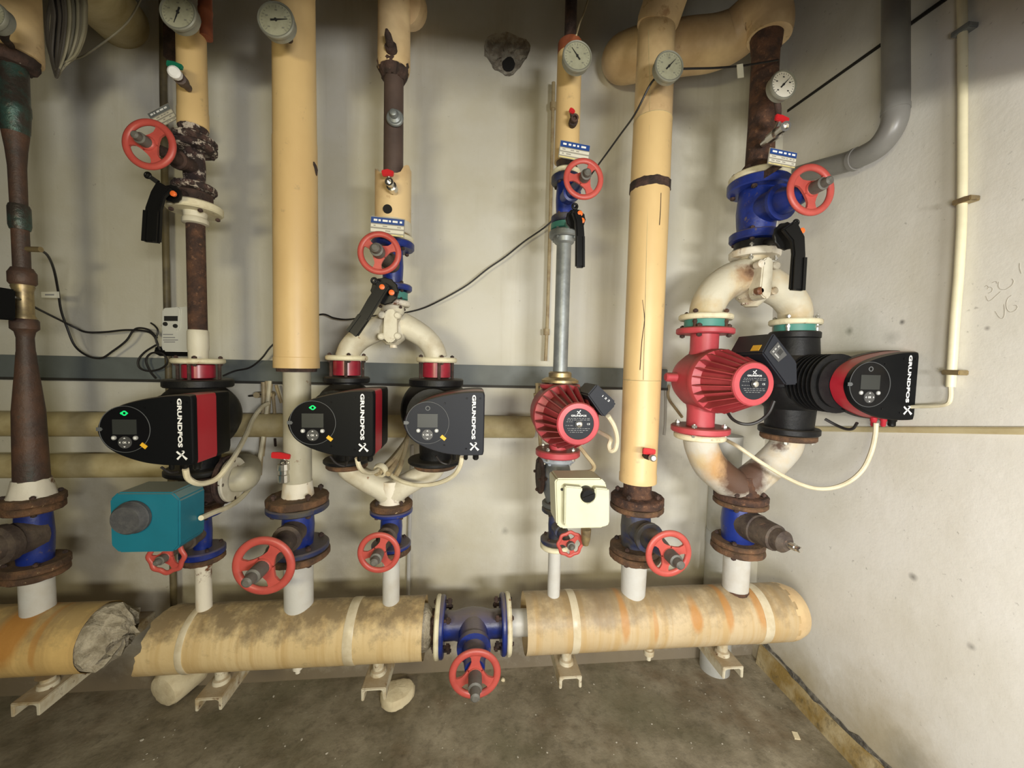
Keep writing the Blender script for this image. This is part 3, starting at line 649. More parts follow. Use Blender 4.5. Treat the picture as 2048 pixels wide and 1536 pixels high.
def nameplate(label, c, wpx, hpx, Y, tilt=0.0, rows=None, hold=True):
    """c: pixel centre; a small plate with printed strips, on a bent bracket"""
    O = W(*c, Y); w_, h_ = mm(wpx, O), mm(hpx, O)
    o = thing('nameplate', label, 'sign', O+V((0, 0.02, 0)), 'small blue and white pipe nameplates')
    ct, st = math.cos(tilt), math.sin(tilt); ux = V((ct, 0, -st)); uz = V((st, 0, ct))
    def quad(x0, x1, z0, z1, d0, d1): return MB().prism([O+ux*x+uz*z+OUT*d0 for x, z in ((x0, z0), (x1, z0), (x1, z1), (x0, z1))], OUT*(d1-d0))
    part('plate', quad(-w_/2, w_/2, -h_/2, h_/2, -0.003, 0), m_plate, o, bevel=0.0008)
    rows = rows or [(0.94, 0.62, m_plateblue), (0.56, 0.40, m_platewhite), (0.32, 0.15, m_platewhite), (0.08, -0.10, m_plateyellow)]
    ns = ('header_strip', 'text_strip', 'text_strip', 'text_strip')
    rnd = random.Random(int(c[0]))
    for i, (a, b, mt) in enumerate(rows):
        a, b = a-0.5, b-0.5; a = min(a, 0.48); b = max(b, -0.49)
        s = part(ns[min(i, 3)], quad(-w_*0.48, w_*0.48, b*h_, a*h_, 0, 0.002), mt, o, bevel=0.0004)
        mb = MB(); x = -0.40; zc = (a+b)/2*h_; hh = abs(a-b)*h_*0.17
        while x < 0.36:
            l = rnd.uniform(0.05, 0.16); l = min(l, 0.42-x)
            if i == 0 or rnd.random() < 0.6:
                mb.prism([O+ux*xx*w_+uz*(zc+zz)+OUT*0.002 for xx, zz in ((x, -hh), (x+l, -hh), (x+l, hh), (x, hh))], OUT*0.0004)
            x += l+rnd.uniform(0.03, 0.08)
        if mb.v: part('worn_print', mb, m_print if i == 0 else m_plate, s)
    if hold: part('bracket', MB().strip([O+V((0, 0.003, -h_*0.3)), O+V((0, 0.03, -h_*0.3)), O+V((0, AXIS_Y-Y-0.03, -h_*0.3))], [w_*0.25]*3, (1, 0, 0), 0.003), m_rustdark, o)
    return o

def cock(label, base_px, tip_px, Y0, Y1, handle, hmat=m_redtap, bmat=m_chrome, r=6, cap=None):
    """little drain or vent cock: body from the pipe to its tip, lever handle drawn through pixels"""
    a, b = W(*base_px, Y0), W(*tip_px, Y1); R = mm(r, b); ax = b-a; L = ax.length
    o = thing('drain_cock', label, 'tap', a, 'small drain and vent cocks')
    part('body', MB().rev([(R*0.75, -0.01), (R*0.75, L*0.25), (R*1.1, L*0.28), (R*1.15, L*0.62), (R*0.8, L*0.66), (R*0.8, L*0.9), (R*0.95, L*0.92), (R*0.95, L), (R*0.55, L), (R*0.5, L-0.012)], a, ax, 12), bmat, o, ang=25)
    hp = [W(*p, (Y0+Y1)/2-0.006) for p in handle[0]]; hw = mm(handle[1], hp[0])
    mid = a.lerp(b, 0.45)
    hd = part('handle', MB().strip(hp, [hw*0.9, hw, hw*0.75][:len(hp)] if len(hp) < 4 else [hw]*len(hp), OUT, 0.010), hmat, o, bevel=0.002)
    part('spindle', MB().cyl(mid, hp[len(hp)//2], R*0.5, seg=10), bmat, o)
    if cap: c = b; part('cap', MB().rev([(R*1.15, -0.006), (R*1.15, 0.006), (R*0.8, 0.010)], c, ax, 14), cap, o)
    return o

def cable(name, label, pts, r, mat, group=None, seg=8, cat='cable'):
    P = [W(x, y, Y) for x, y, Y in pts]
    return solo(name, label, cat, MB().tube(P, r, seg, 6), mat, P[0], group)
# ---------------------------------------------------------------- pumps
BOX = [(1, .86), (.992, .95), (.965, .985), (.86, .985), (.70, .95), (.46, .84), (.25, .68), (.105, .47), (.03, .24), (.0, -.01), (.03, -.26), (.105, -.51), (.25, -.73), (.46, -.91), (.65, -.985), (.80, -1), (.965, -.99), (.992, -.955), (1, -.87)]
def smooth_outline(P, n=5):
    o = []; k = len(P)
    for i in range(1, k-2):
        a, b, c, d = (V((*P[j], 0)) for j in (i-1, i, i+1, i+2))
        for s in range(n):
            t = s/n; q = 0.5*((2*b)+(c-a)*t+(2*a-5*b+4*c-d)*t*t+(3*b-a-3*c+d)*t**3); o.append((q.x, q.y))
    return [P[0]]+o+[P[-2], P[-1]]
OUTL = smooth_outline(BOX)
LOGO = [([(-.50, .42), (-.28, .20), (-.04, .02)], [.17, .20, .10]), ([(-.46, -.46), (-.20, -.16), (.08, .14), (.26, .34), (.22, .47), (.02, .47)], [.20, .17, .15, .14, .11, .05]),
        ([(.02, .10), (.22, -.16), (.52, -.46)], [.07, .17, .26])]
def smart_pump(label, X, tipx, rightx, cy, Yf, yfl, led=True, boxmat=m_boxblack, ratio=None, bottom=None, body=None, nfin=0, red=0.075, back=1.20, group='black circulation pumps with egg-shaped control boxes', topw=140, botw=None, grow=1.0):
    """yfl: (rows of the top flange, rows of the bottom flange); box spans tipx..rightx on the plane Yf, centred on row cy"""
    A, B = W(tipx, cy, Yf), W(rightx, cy, Yf); L = B.x-A.x; h = L/(ratio or 2.44)
    zc = (A.z+B.z)/2; x0 = A.x
    z_ax = zat(VP[1]+(cy-VP[1])*Yf/AXIS_Y, X)
    o = thing('circulation_pump', label, 'pump', (X, AXIS_Y, zat(yfl[1][1], X)), group)
    def pl(u, v, Y): return V((x0+u*L, Y, zc+v*h))
    def outl(Y, k=1.0, g=0.0):
        c = pl(0.55, 0, Y); r = []
        for u, v in OUTL: r.append(c+(pl(u, v, Y)-c)*k)
        return r
    # control box: lid, red band, rear shell
    def loft(secs):
        mb = MB(); n = len(OUTL); vs = []; fs = []
        for Y, k in secs: vs += outl(Y, k)
        for i in range(len(secs)-1):
            for j in range(n): fs.append([i*n+j, i*n+(j+1) % n, (i+1)*n+(j+1) % n, (i+1)*n+j])
        fs += [list(range(n)), [(len(secs)-1)*n+j for j in range(n)]]
        return mb.add(vs, fs)
    lid = part('control_box_lid', loft([(Yf, 0.965), (Yf+0.002, 0.985), (Yf+0.006, 0.998), (Yf+0.016, 1.0)]), boxmat, o, ang=30)
    part('red_band', loft([(Yf+0.016, 0.992), (Yf+0.016+red, 0.992*grow)]), m_redband, o, label='dark red band round the control box', ang=30)
    part('control_box', loft([(Yf+0.016+red, 0.998*grow), (back-0.012, 0.985*grow), (back, 0.93*grow)]), m_boxblack, o, ang=30)
    # display
    f = Yf-0.0005; R = 0.635*h
    def at(x, z, d=0.0): return V((x0+x*h, f-d, zc+z*h))
    kx = L/h/2.44
    def rect(x, z, w_, hh, d0, d1, rot=0.0):
        c = at(x, z); ux = V((math.cos(rot), 0, math.sin(rot))); uz = V((-math.sin(rot), 0, math.cos(rot)))
        return MB().prism([c+OUT*d0+ux*a*w_*h/2+uz*b*hh*h/2 for a, b in ((-1, -1), (1, -1), (1, 1), (-1, 1))], OUT*(d1-d0))
    cx = 0.728*kx
    c0 = at(cx, 0.02)
    dp = part('display_panel', MB().rev([(R*0.985, -0.001), (R*0.985, 0.0012)], c0, OUT, 48), m_gloss if not boxmat is m_boxgrey else m_boxgrey, o)
    part('panel_ring', MB().ring(c0+OUT*0.0012, OUT, R, R*0.014, 0.001, 64, 6), m_ring, dp)
    part('screen', rect(cx, 0.085, 0.60, 0.41, 0.001, 0.0024), m_screen, dp)
    part('button', MB().rev([(0.062*h, 0.001), (0.058*h, 0.0035)], at(cx-.27, -.215), OUT, 14), m_button, dp)
    part('button', MB().rev([(0.062*h, 0.001), (0.058*h, 0.0035)], at(cx+.27, -.215), OUT, 14), m_button, dp)
    pad = part('navigation_pad', MB().rev([(0.17*h, 0.001), (0.165*h, 0.003)], at(cx, -.34), OUT, 24), m_navpad, dp)
    mb = MB(); c1 = at(cx, -.34, 0.003)
    put_text(mb, 'OK', c1, (1, 0, 0), (0, 0, 1), 0.10*h, 0.055*h, 0.02, 0.0003)
    for k in range(4):
        t = k*PI/2; d = V((math.cos(t), 0, math.sin(t))); q = V((-math.sin(t), 0, math.cos(t)))
        mb.prism([c1+d*h*0.135, c1+d*h*0.105+q*h*0.028, c1+d*h*0.105-q*h*0.028], OUT*0.0006)
    for sx in (-.27, .27): mb.prism([at(cx+sx+a*.025, -.215+b*.02, 0.0035) for a, b in ((-1, -1), (1, -1), (1, 1), (-1, 1))], OUT*0.0005)
    part('button_symbols', mb, m_print, dp)
    lc = at(cx, 0.46, 0.0012)
    if led:
        mb = MB().ring(lc, OUT, 0.052*h, 0.018*h, 0.001, 24, 6)
        for s in (-1, 1): mb.prism([lc+V((s*0.066*h, 0, 0.035*h)), lc+V((s*0.10*h, 0, 0)), lc+V((s*0.066*h, 0, -0.035*h))], OUT*0.0015)
        part('status_light', mb, m_led, dp, label='lit green status light')
    else:
        part('status_light', MB().ring(lc, OUT, 0.060*h, 0.014*h, 0.0006, 24, 6), m_ring, dp, label='unlit status light')
    part('notch', MB().prism([at(cx-.70, .07, .0014), at(cx-.58, .07, .0014), at(cx-.54, .02, .0014), at(cx-.58, -.03, .0014), at(cx-.70, -.03, .0014)], OUT*0.0012), m_ring, dp)
    if boxmat is not None and nfin == 0: part('yellow_tag', rect(1.20*kx, -.43, 0.17, 0.10, 0.0012, 0.003, -0.7), m_yellow, o)
    # lettering down the right edge, and the emblem under it
    mb = MB(); tx = 2.11*kx
    put_text(mb, 'GRUNDFOS', at(tx, 0.20), (0, 0, -1), (1, 0, 0), 1.36*h, 0.115*h*kx, 0.035, 0.0008)
    lo = at(tx+0.03, -0.70); s = 0.25*h
    for pts, ws in LOGO: mb.strip([lo+V((x*s, 0, z*s)) for x, z in pts], [w_*s for w_ in ws], OUT, 0.0008)
    part('lettering', mb, m_print, o, ang=20)
    mb = MB()
    for u, v in ((.80, .86), (.97, .86), (.52, .68), (.52, -.74), (.80, -.86)): mb.rev([(0.03*h, 0), (0.026*h, 0.001)], pl(u*.97, v*.9, f), OUT, 10)
    part('lid_screw', mb, m_gloss, o, kind='stuff')
    # glands under the box
    gl = bottom or [0.62, 0.77, 0.90]
    for i, u in enumerate(gl):
        p = pl(u, -0.97, Yf+0.045); big = i == len(gl)-1
        r_ = (0.12 if big else 0.085)*h
        part('cable_gland', MB().rev([(r_, -0.006), (r_, 0.10*h), (r_*0.8, 0.13*h), (r_*0.8, 0.24*h), (r_*0.5, 0.28*h)], p, -UPV, 12), m_lever if nfin == 0 or big else m_redband, o)
    # volute and motor
    P = V((X, AXIS_Y, z_ax)); rv = vr(body[0], P); rm = vr(body[1], P)
    part('volute', MB().rev([(rv*0.55, -rv*0.72), (rv*0.85, -rv*0.55), (rv, -rv*0.2), (rv, rv*0.25), (rv*0.9, rv*0.5), (rm*1.05, rv*0.62), (rm*1.05, AXIS_Y-back+0.01)], P, OUT, 36), m_black, o)
    zt0, zt1 = zat(yfl[0][0], X), zat(yfl[0][1], X); zb0, zb1 = zat(yfl[1][0], X), zat(yfl[1][1], X)
    rn = rv*(0.80 if nfin else 0.55)
    part('nozzle', MB().rev([(rn*0.85, 0), (rn*0.9, (zt1-z_ax)*0.4), (rn*1.25, (zt1-z_ax)*0.6), (rn*1.3, zt1-z_ax-rv*0.2)], (X, AXIS_Y, zt1), -UPV, 26), m_black, o)
    part('nozzle', MB().rev([(rn*0.85, 0), (rn*0.9, (z_ax-zb0)*0.4), (rn*1.25, (z_ax-zb0)*0.6), (rn*1.3, z_ax-zb0-rv*0.2)], (X, AXIS_Y, zb0), UPV, 26), m_black, o)
    disc(o, X, *yfl[0], topw, m_black, nb=0); disc(o, X, *yfl[1], botw or topw, m_black, nb=0)
    if nfin:
        for k in range(nfin):
            y = rv*0.62+0.012+k*(AXIS_Y-back-rv*0.62)/nfin
            part('cooling_fin', MB().rev([(rm*0.9, 0), (rm*1.28, 0.001), (rm*1.28, 0.004), (rm*0.9, 0.005)], P+OUT*y, OUT, 40), m_black, o)
    return o

def red_pump(label, X, front, rf, rdisc, Yf, yfl, backY, rback, flw, term, Yt, Ytb, group='red finned circulation pumps', nz=50, nub=False, panel=None, yellow=None, flw2=None):
    O = W(*front, Yf); Rf, Rd = mm(rf, O), mm(rdisc, O)
    Bp = V((O.x, backY, O.z)); Rb = mm(rback, Bp); Ld = backY-Yf
    o = thing('circulation_pump', label, 'pump', (X, AXIS_Y, zat(yfl[1][1], X)), group)
    part('motor_core', MB().rev([(Rb*1.0, -0.025), (Rb*1.02, -0.006), (Rb*0.98, 0.004), (Rb*0.74, 0.012), (Rf*0.84, Ld-0.02), (Rf*0.95, Ld-0.012)], Bp, OUT, 40), m_redpump, o)
    # radial cooling fins, one object each on shared mesh data
    n = 22; th = 0.0036
    fb = MB().prism([V((Rb*0.70, 0.004, -th/2)), V((Rb*0.97, 0.002, -th/2)), V((Rb*0.99, 0.03, -th/2)), V((Rf*1.03, Ld-0.008, -th/2)), V((Rf*0.7, Ld-0.008, -th/2))], V((0, 0, th)))
    me = build('fin', fb, m_redpump, V((0, 0, 0)))
    for k in range(n):
        t = 2*PI*(k+0.5)/n
        q = bpy.data.objects.new('fin', me); C.objects.link(q); q.parent = o
        M = Matrix(((math.cos(t), 0, -math.sin(t), Bp.x), (0, -1, 0, Bp.y), (math.sin(t), 0, math.cos(t), Bp.z), (0, 0, 0, 1)))
        q.matrix_local = Matrix.Translation(-ORG[o]) @ M
    part('end_ring', MB().rev([(Rf*0.90, -0.018), (Rf*1.03, -0.012), (Rf*1.04, -0.004), (Rf*0.98, 0.0), (Rd*1.02, 0.001), (Rd*1.0, -0.002)], O, OUT, 48), m_redpump, o)
    d = part('rating_plate', MB().rev([(Rd, -0.003), (Rd, 0.0005)], O, OUT, 48), m_boxgrey, o, label='dark round rating plate')
    part('vent_screw', MB().rev([(Rd*0.27, 0.0), (Rd*0.27, 0.004), (Rd*0.20, 0.004)], O, OUT, 20), m_ink, d)
    part('vent_screw', MB().rev([(Rd*0.19, 0.003), (Rd*0.19, 0.009), (Rd*0.15, 0.010)], O, OUT, 20), m_chrome, d)
    mb = MB(); s = Rd*0.25; lo = O+V((0, -0.0006, Rd*0.76))
    put_text(mb, 'GRUNDFOS', O+V((0, -0.0006, Rd*0.54)), (1, 0, 0), (0, 0, 1), Rd*1.0, Rd*0.11, 0.02, 0.0004)
    for pts, ws in LOGO: mb.strip([lo+V((-z*s, 0, x*s)) for x, z in pts], [w_*s for w_ in ws], OUT, 0.0004)
    put_text(mb, 'CE', O+V((Rd*0.66, -0.0006, 0.0)), (1, 0, 0), (0, 0, 1), Rd*0.20, Rd*0.11, 0, 0.0004)
    part('plate_lettering', mb, m_print, d)
    mb = MB(); rnd = random.Random(int(front[0]))
    for z, x0, x1 in ((.36, -.72, .70), (.26, -.75, .72), (-.30, -.72, .7), (-.42, -.66, .66), (-.54, -.55, .3), (.14, -.8, -.35), (-.1, -.85, -.35)):
        x = x0
        while x < x1:
            l = rnd.uniform(.06, .2); mb.prism([O+V((Rd*a, -0.0006, Rd*(z+b))) for a, b in ((x, -.012), (x+l, -.012), (x+l, .012), (x, .012))], OUT*0.0003); x += l+.06
    part('small_print', mb, m_greyprint, d)
    # casing
    zc = zat(VP[1]+(front[1]-VP[1])*Yf/AXIS_Y, X); P = V((X, AXIS_Y, zc)); rv = Rb*0.97
    part('volute', MB().rev([(rv*0.4, -rv*0.75), (rv*0.8, -rv*0.6), (rv*0.98, -rv*0.2), (rv*0.98, AXIS_Y-backY-0.02)], P, V((O.x-X, backY-AXIS_Y, O.z-zc)), 32), m_redpump, o)
    zt1, zb0 = zat(yfl[0][1], X), zat(yfl[1][0], X); rn = vr(nz, P)
    part('nozzle', MB().rev([(rn, 0), (rn, (zt1-zc)*0.35), (rn*1.3, (zt1-zc)*0.75)], (X, AXIS_Y, zt1), -UPV, 26), m_redpump, o)
    part('nozzle', MB().rev([(rn, 0), (rn, (zc-zb0)*0.35), (rn*1.3, (zc-zb0)*0.75)], (X, AXIS_Y, zb0), UPV, 26), m_redpump, o)
    disc(o, X, *yfl[0], flw, m_redpump, nb=4, bmat=m_rustdark); disc(o, X, *yfl[1], flw2 or flw, m_redpump, nb=4, bmat=m_zinc)
    if nub:
        a, b = W(1370, 755, AXIS_Y), W(1331, 754, AXIS_Y)
        part('plug_boss', MB().rev([(0.018, 0), (0.016, (b-a).length-0.004), (0.012, (b-a).length)], a, b-a, 16), m_redpump, o)
    # terminal box
    fp = [W(x, y, Yt) for x, y in term]
    t = part('terminal_box', MB().prism(fp, V((0, Ytb-Yt, 0))), m_boxgrey, o, bevel=0.004, label='dark plastic terminal box')
    if panel:
        q = [W(x, y, Yt-0.0005) for x, y in panel]; c = sum(q, V((0, 0, 0)))/len(q)
        p = part('control_panel', MB().prism(q, OUT*0.0015), m_navpad, t)
        ux = (q[1]-q[0]); uz = (q[3]-q[0]); mb = MB()
        def r(u, v, du, dv): return [q[0]+ux*(u+a*du)+uz*(v+b*dv)+OUT*0.0015 for a, b in ((-1, -1), (1, -1), (1, 1), (-1, 1))]
        part('panel_screen', MB().prism(r(.62, .62, .20, .16), OUT*0.0008), m_ink, p)
        for u, v, du, dv in ((.22, .60, .05, .22), (.25, .2, .08, .06), (.5, .2, .08, .06), (.8, .25, .08, .05)): mb.prism(r(u, v, du, dv), OUT*0.0008)
        part('panel_marks', mb, m_button, p)
    else:
        a, b = W(1207, 797, Yt-0.0008), W(1226, 812, Yt-0.0008); ux = (b-a).normalized(); mb = MB()
        uz = OUT.cross(ux)*-1; c = (fp[2]+fp[5])/2.0
        c = W(1212, 797, Yt-0.0005)
        put_text(mb, '1 2 3', c, ux, ux.cross(OUT)*-1 if ux.cross(OUT).z < 0 else ux.cross(OUT), mm(18, c), mm(4, c), 0.01, 0.0004); part('switch_print', mb, m_print, t)
    if yellow:
        e = fp[1]-fp[0]; nn = e.cross(V((0, 1, 0))).normalized(); nn = nn if nn.z > 0 else -nn
        q = [fp[0]+e*a+V((0, b_, 0))+nn*0.0004 for a, b_ in ((.12, .02), (.12, .055), (.40, .055), (.40, .02))]; part('warning_sticker', MB().prism(q, nn*0.0008), m_yellow, t)
    return o
# ---------------------------------------------------------------- riser axes (metres from the camera, along the wall)
XA, XB, XC, XD, XE, XF, XG = -1.323, -0.846, -0.556, -0.261, 0.294, 0.583, 0.973
def P_(X, y): return V((X, AXIS_Y, zat(y, X)))

# ---- header pipes along the floor, with their brackets
HZ = CAMZ-0.907; HR = 0.097
def header(name, label, xl, xr, yl, yr, z=HZ, R=HR, torn=None, bands=(), mat=None):
    x0, x1 = W(xl, yl).x, W(xr, yr).x
    o = thing(name, label, 'pipe', ((x0+x1)/2, AXIS_Y, z-R))
    ax = V((1, 0, 0)); mb = MB(); seg = 48; vs = []; fs = []
    xs = [x0+(x1-x0)*i/14 for i in range(15)]
    for i, x in enumerate(xs):
        for k in range(seg):
            t = 2*PI*k/seg; e = 0
            if torn == 'left' and i == 0: e = -0.02+0.012*math.sin(3*t+1)+random.uniform(-.006, .006)+0.04*max(0, math.sin(t))
            if torn == 'right' and i == 14: e = 0.01*math.sin(2*t)+random.uniform(-.004, .004)
            q = R*(1+0.006*math.sin(k*1.7+i*2.1))
            vs.append(V((x+e, AXIS_Y-q*math.cos(t), z+q*math.sin(t))))
    for i in range(14):
        for k in range(seg): fs.append([i*seg+k, i*seg+(k+1) % seg, (i+1)*seg+(k+1) % seg, (i+1)*seg+k])
    # inner skin closes the jacket ends a little inside
    n = len(vs)
    for x, s in ((x0, 1), (x1, -1)):
        for k in range(seg):
            t = 2*PI*k/seg; vs.append(V((x+s*0.03, AXIS_Y-R*0.93*math.cos(t), z+R*0.93*math.sin(t))))
    for k in range(seg):
        fs.append([k, (k+1) % seg, n+(k+1) % seg, n+k]); fs.append([14*seg+k, 14*seg+(k+1) % seg, n+seg+(k+1) % seg, n+seg+k])
    fs.append(list(range(n, n+seg))); fs.append(list(range(n+seg, n+2*seg)))
    part('jacket', mb.add(vs, fs), mat or m_header, o)
    for bx, by, bw in bands:
        c = W(bx, by).x; hw = bw/2
        part('tape_band', MB().rev([(R*1.012, -hw), (R*1.02, -hw+0.002), (R*1.02, hw-0.002), (R*1.012, hw)], (c, AXIS_Y, z), ax, 48), mk('tape_band', (0.66, 0.58, 0.42), (0.55, 0.46, 0.30), 20, rough=0.35) if not 'tape_band' in bpy.data.materials else bpy.data.materials['tape_band'], o)
    return o, x0, x1
random.seed(11)
hA, _, ax1 = header('header_pipe', 'short cream jacketed header pipe at floor level with torn grey end', -1100, 208, 1270, 1270, HZ+0.018, HR*1.0, mat=m_headL)
# torn mineral wool bulging from the end
mb = MB(); prof = []
O = V((ax1, AXIS_Y, HZ+0.018)); vs = []; fs = []; seg = 28
rs = [(0.93, -0.03), (0.96, 0.0), (0.92, 0.015), (0.84, 0.03), (0.62, 0.045), (0.30, 0.055), (0.05, 0.06)]
for i, (r, h) in enumerate(rs):
    for k in range(seg):
        t = 2*PI*k/seg; q = HR*r*(1+(random.uniform(-.10, .08) if i > 1 else 0)); hh = h+(random.uniform(-.014, .014) if i > 1 else 0)+0.035*max(0, math.sin(t))*(i/6)
        vs.append(O+V((hh, -q*math.cos(t), q*math.sin(t))))
for i in range(len(rs)-1):
    for k in range(seg): fs.append([i*seg+k, i*seg+(k+1) % seg, (i+1)*seg+(k+1) % seg, (i+1)*seg+k])
fs.append([6*seg+k for k in range(seg)])
part('torn_wool', mb.add(vs, fs), m_wool, hA, label='ragged grey mineral wool at the open end', ang=12)
hB, bx0, bx1 = header('header_pipe', 'long dirty cream header pipe left of the blue header valve', 326, 850, 1278, 1255, torn='left', mat=m_headM, bands=((712, 1260, 0.03), (400, 1273, 0.02)))
hC, cx0, cx1 = header('header_pipe', 'cream header pipe with orange rust streaks ending by the right wall', 1048, 1560, 1243, 1223, mat=m_headR, bands=((1140, 1243, 0.026), (1502, 1224, 0.032)))
part('end_cap', MB().rev([(HR, -0.01), (HR, 0.0), (HR*0.97, 0.02), (HR*0.86, 0.05), (HR*0.80, 0.056)], (cx1, AXIS_Y, HZ), (1, 0, 0), 40), m_cream2, hC)
xa, xb = W(880, 1250).x, W(1010, 1247).x
# bare pipe between the jackets and the valve
part('wool_collar', MB().rev([(HR*0.75, -0.02), (HR*0.72, 0.008), (HR*0.56, 0.022)], (bx1, AXIS_Y, HZ), (1, 0, 0), 26).jitter(0.004), m_wool, hB)
part('bare_pipe', MB().cyl((bx1-0.02, AXIS_Y, HZ), (xa-0.006, AXIS_Y, HZ), 0.054, seg=30), m_rust, hB, label='bare rusted pipe end')
part('bare_pipe', MB().cyl((xb, AXIS_Y, HZ), (cx0+0.03, AXIS_Y, HZ), 0.043, seg=30), m_white, hC, label='bare white pipe end')
Rh = 0.098
flange(hB, (xa-0.006, AXIS_Y, HZ), (1, 0, 0), Rh, 0.016, m_creamfl, nb=0)
flange(hC, (xb+0.009, AXIS_Y, HZ), (1, 0, 0), Rh, 0.016, m_creamfl, nb=0)
# blue header valve
xc = (xa+xb)/2; P = V((xc, AXIS_Y, HZ))
o = thing('shut_off_valve', 'blue valve lying in the header pipe line with red handwheel above the floor', 'valve', P-V((0, 0, Rh)), 'flanged shut-off valves')
L = (xb-xa)/2
part('body', MB().rev([(0.046, -L+0.01), (0.045, -L*0.55), (0.052, -L*0.3), (0.056, 0), (0.052, L*0.3), (0.045, L*0.55), (0.046, L-0.01)], P, (1, 0, 0), 30), m_blue, o)
for s in (-1, 1): flange(o, P+V((s*(L-0.008), 0, 0)), (1, 0, 0), Rh*0.98, 0.016, m_blue, nb=6, bmat=m_rustdark, bsize=0.011, bhalf=0.018)
Yw = out_y(proj(P), (950, 1347)); O = W(950, 1347, Yw); ax = O-P; l = ax.length
part('bonnet', MB().rev([(0.05, 0), (0.048, l*0.45), (0.054, l*0.46), (0.054, l*0.54), (0.038, l*0.56), (0.03, l-0.015)], P, ax, 24), m_blue, o)
handwheel(o, 950, 1347, 52, Yw, phase=0.5+PI/3, stem=0.075, stem_r=0.26)

def bracket(cx, label, stub=(0.02, 0.05), front=1.225, ztop=None, w_=0.077, side=0):
    z = ztop or CAMZ-1.052; h = 0.042; t = 0.009; x = cx
    o = thing('pipe_bracket', label, 'bracket', (x, WALL_Y, z-h), 'steel channel brackets under the header pipes')
    prof = [(-w_/2, -h), (-w_/2, 0), (w_/2, 0), (w_/2, -h), (w_/2-t, -h), (w_/2-t*1.1, -t*1.4), (w_/2-t*2, -t), (-w_/2+t*2, -t), (-w_/2+t*1.1, -t*1.4), (-w_/2+t, -h)]
    part('channel', MB().prism([(x+a, front, z+b) for a, b in prof], (0, WALL_Y-front-0.001, 0)), m_bracket, o, bevel=0.002)
    zz = HZ-HR
    part('pedestal', MB().rev([(0.026, 0), (0.024, 0.012), (0.018, 0.016), (0.018, max(zz-z, 0.03)), (0.028, max(zz-z, 0.03)+0.004)], (x, AXIS_Y-0.01, z), UPV, 16), m_bracket, o)
for (px, py), lab in zip(((48, 1388), (416, 1393), (747, 1358), (1142, 1344), (1468, 1324)),
        ('steel channel bracket under the torn end of the short header pipe', 'steel channel bracket right of the pale foam stub on the floor', 'steel channel bracket left of the round foam slab on the floor',
         'clean cream channel bracket under the taped band of the right header pipe', 'rusty channel bracket nearest the right wall')):
    d = ray(px, py); z = -1.052; y = 1.225
    bracket(EYE.x+d.x/d.y*y, lab, ztop=CAMZ-1.052+(0.018 if px < 100 else 0))
part('nipple', MB().rev([(0.013, 0), (0.013, 0.02), (0.018, 0.022), (0.018, 0.04), (0.009, 0.042), (0.008, 0.06)], (W(1293, 1290).x, AXIS_Y-0.02, HZ-HR+0.012), -UPV, 12), m_bracket, hC)
part('nipple', MB().rev([(0.012, 0), (0.012, 0.03), (0.016, 0.032), (0.016, 0.055), (0.008, 0.057), (0.008, 0.07)], (W(590, 1330).x, AXIS_Y+0.02, HZ-HR+0.012), -UPV, 12), m_rustwhite, hB)

# ================================================================ riser A (far left)
o = thing('riser_pipe', 'rusty brown reducing pipe with cream jacket top, farthest left', 'pipe', (XA, AXIS_Y, zat(1010, XA)), 'vertical riser pipes')
pipe_run(o, XA, [(-380, 146), (100, 146), (112, 144)], m_cream2, 'insulation')
pipe_run(o, XA, [(98, 120), (106, 128), (122, 124), (134, 104), (136, 70)], m_rustdark, 'collar', jit=0.003)
pipe_run(o, XA, [(112, 74), (205, 72), (210, 76), (226, 76), (230, 72), (262, 66), (272, 58)], m_patina, 'reducer', label='green-stained copper coloured reducer')
pipe_run(o, XA, [(268, 62), (300, 50), (335, 42), (412, 40), (556, 40)], m_leftpipe, 'pipe')
pipe_run(o, XA, [(410, 46), (416, 52), (452, 52), (460, 46)], m_patina, 'clamp', label='green stained clamp band')
pipe_run(o, XA, [(536, 48), (544, 60), (546, 64), (566, 64), (570, 56)], m_leftpipe, 'union_nut')
pipe_run(o, XA, [(638, 56), (642, 64), (658, 64), (664, 46), (676, 39), (702, 41), (706, 43), (756, 54), (760, 56), (815, 70), (822, 72), (960, 79), (985, 80)], m_leftpipe, 'pipe')
pipe_run(o, XA, [(958, 84), (966, 90), (985, 104), (992, 110)], m_rustwhite, 'weld_neck', jit=0.002)
disc(o, XA, 990, 1006, 146, m_rustflange, nb=4, bmat=m_rustdark, rough=0.0012)
p = P_(XA, 498)
q = part('probe', MB().cyl(p, W(82, 499), 0.008, seg=12), m_brass, o, label='brass temperature probe')
o = thing('flow_meter', 'brass flow meter with black square head on the farthest left riser', 'meter', (XA, AXIS_Y, zat(640, XA)))
pipe_run(o, XA, [(566, 50), (574, 54), (582, 46), (630, 46), (636, 54), (642, 50)], m_brass, 'meter_body')
for y in (582, 622): part('port', MB().cyl(P_(XA, y), W(58, y), 0.008, seg=10), m_brass, o)
a = W(28, 604, 1.215)
part('meter_head', MB().prism([W(-70, 570, 1.19), W(-14, 572, 1.19), W(-14, 637, 1.19), W(-70, 634, 1.19)], (0, 0.055, 0)), m_boxblack, o, bevel=0.004, label='black square meter head')
o = valve('dirty blue valve at far left between two rusty flanges', XA, 1006, 1136, 140, 84, None, m_blue, wfb=152, top=(14, 16), fmat=m_rustflange, bolt=m_rustdark)
P = P_(XA, 1066)
part('bonnet', MB().rev([(0.05, 0), (0.048, 0.06), (0.055, 0.065), (0.055, 0.09), (0.04, 0.095), (0.03, 0.17)], P, (-0.08, -1, 0.02), 20), m_bonnet, o)
o = thing('branch_pipe', 'white branch pipe rising from the torn header pipe', 'pipe', (XA, AXIS_Y, zat(1245, XA)), 'short white branch pipes on the headers')
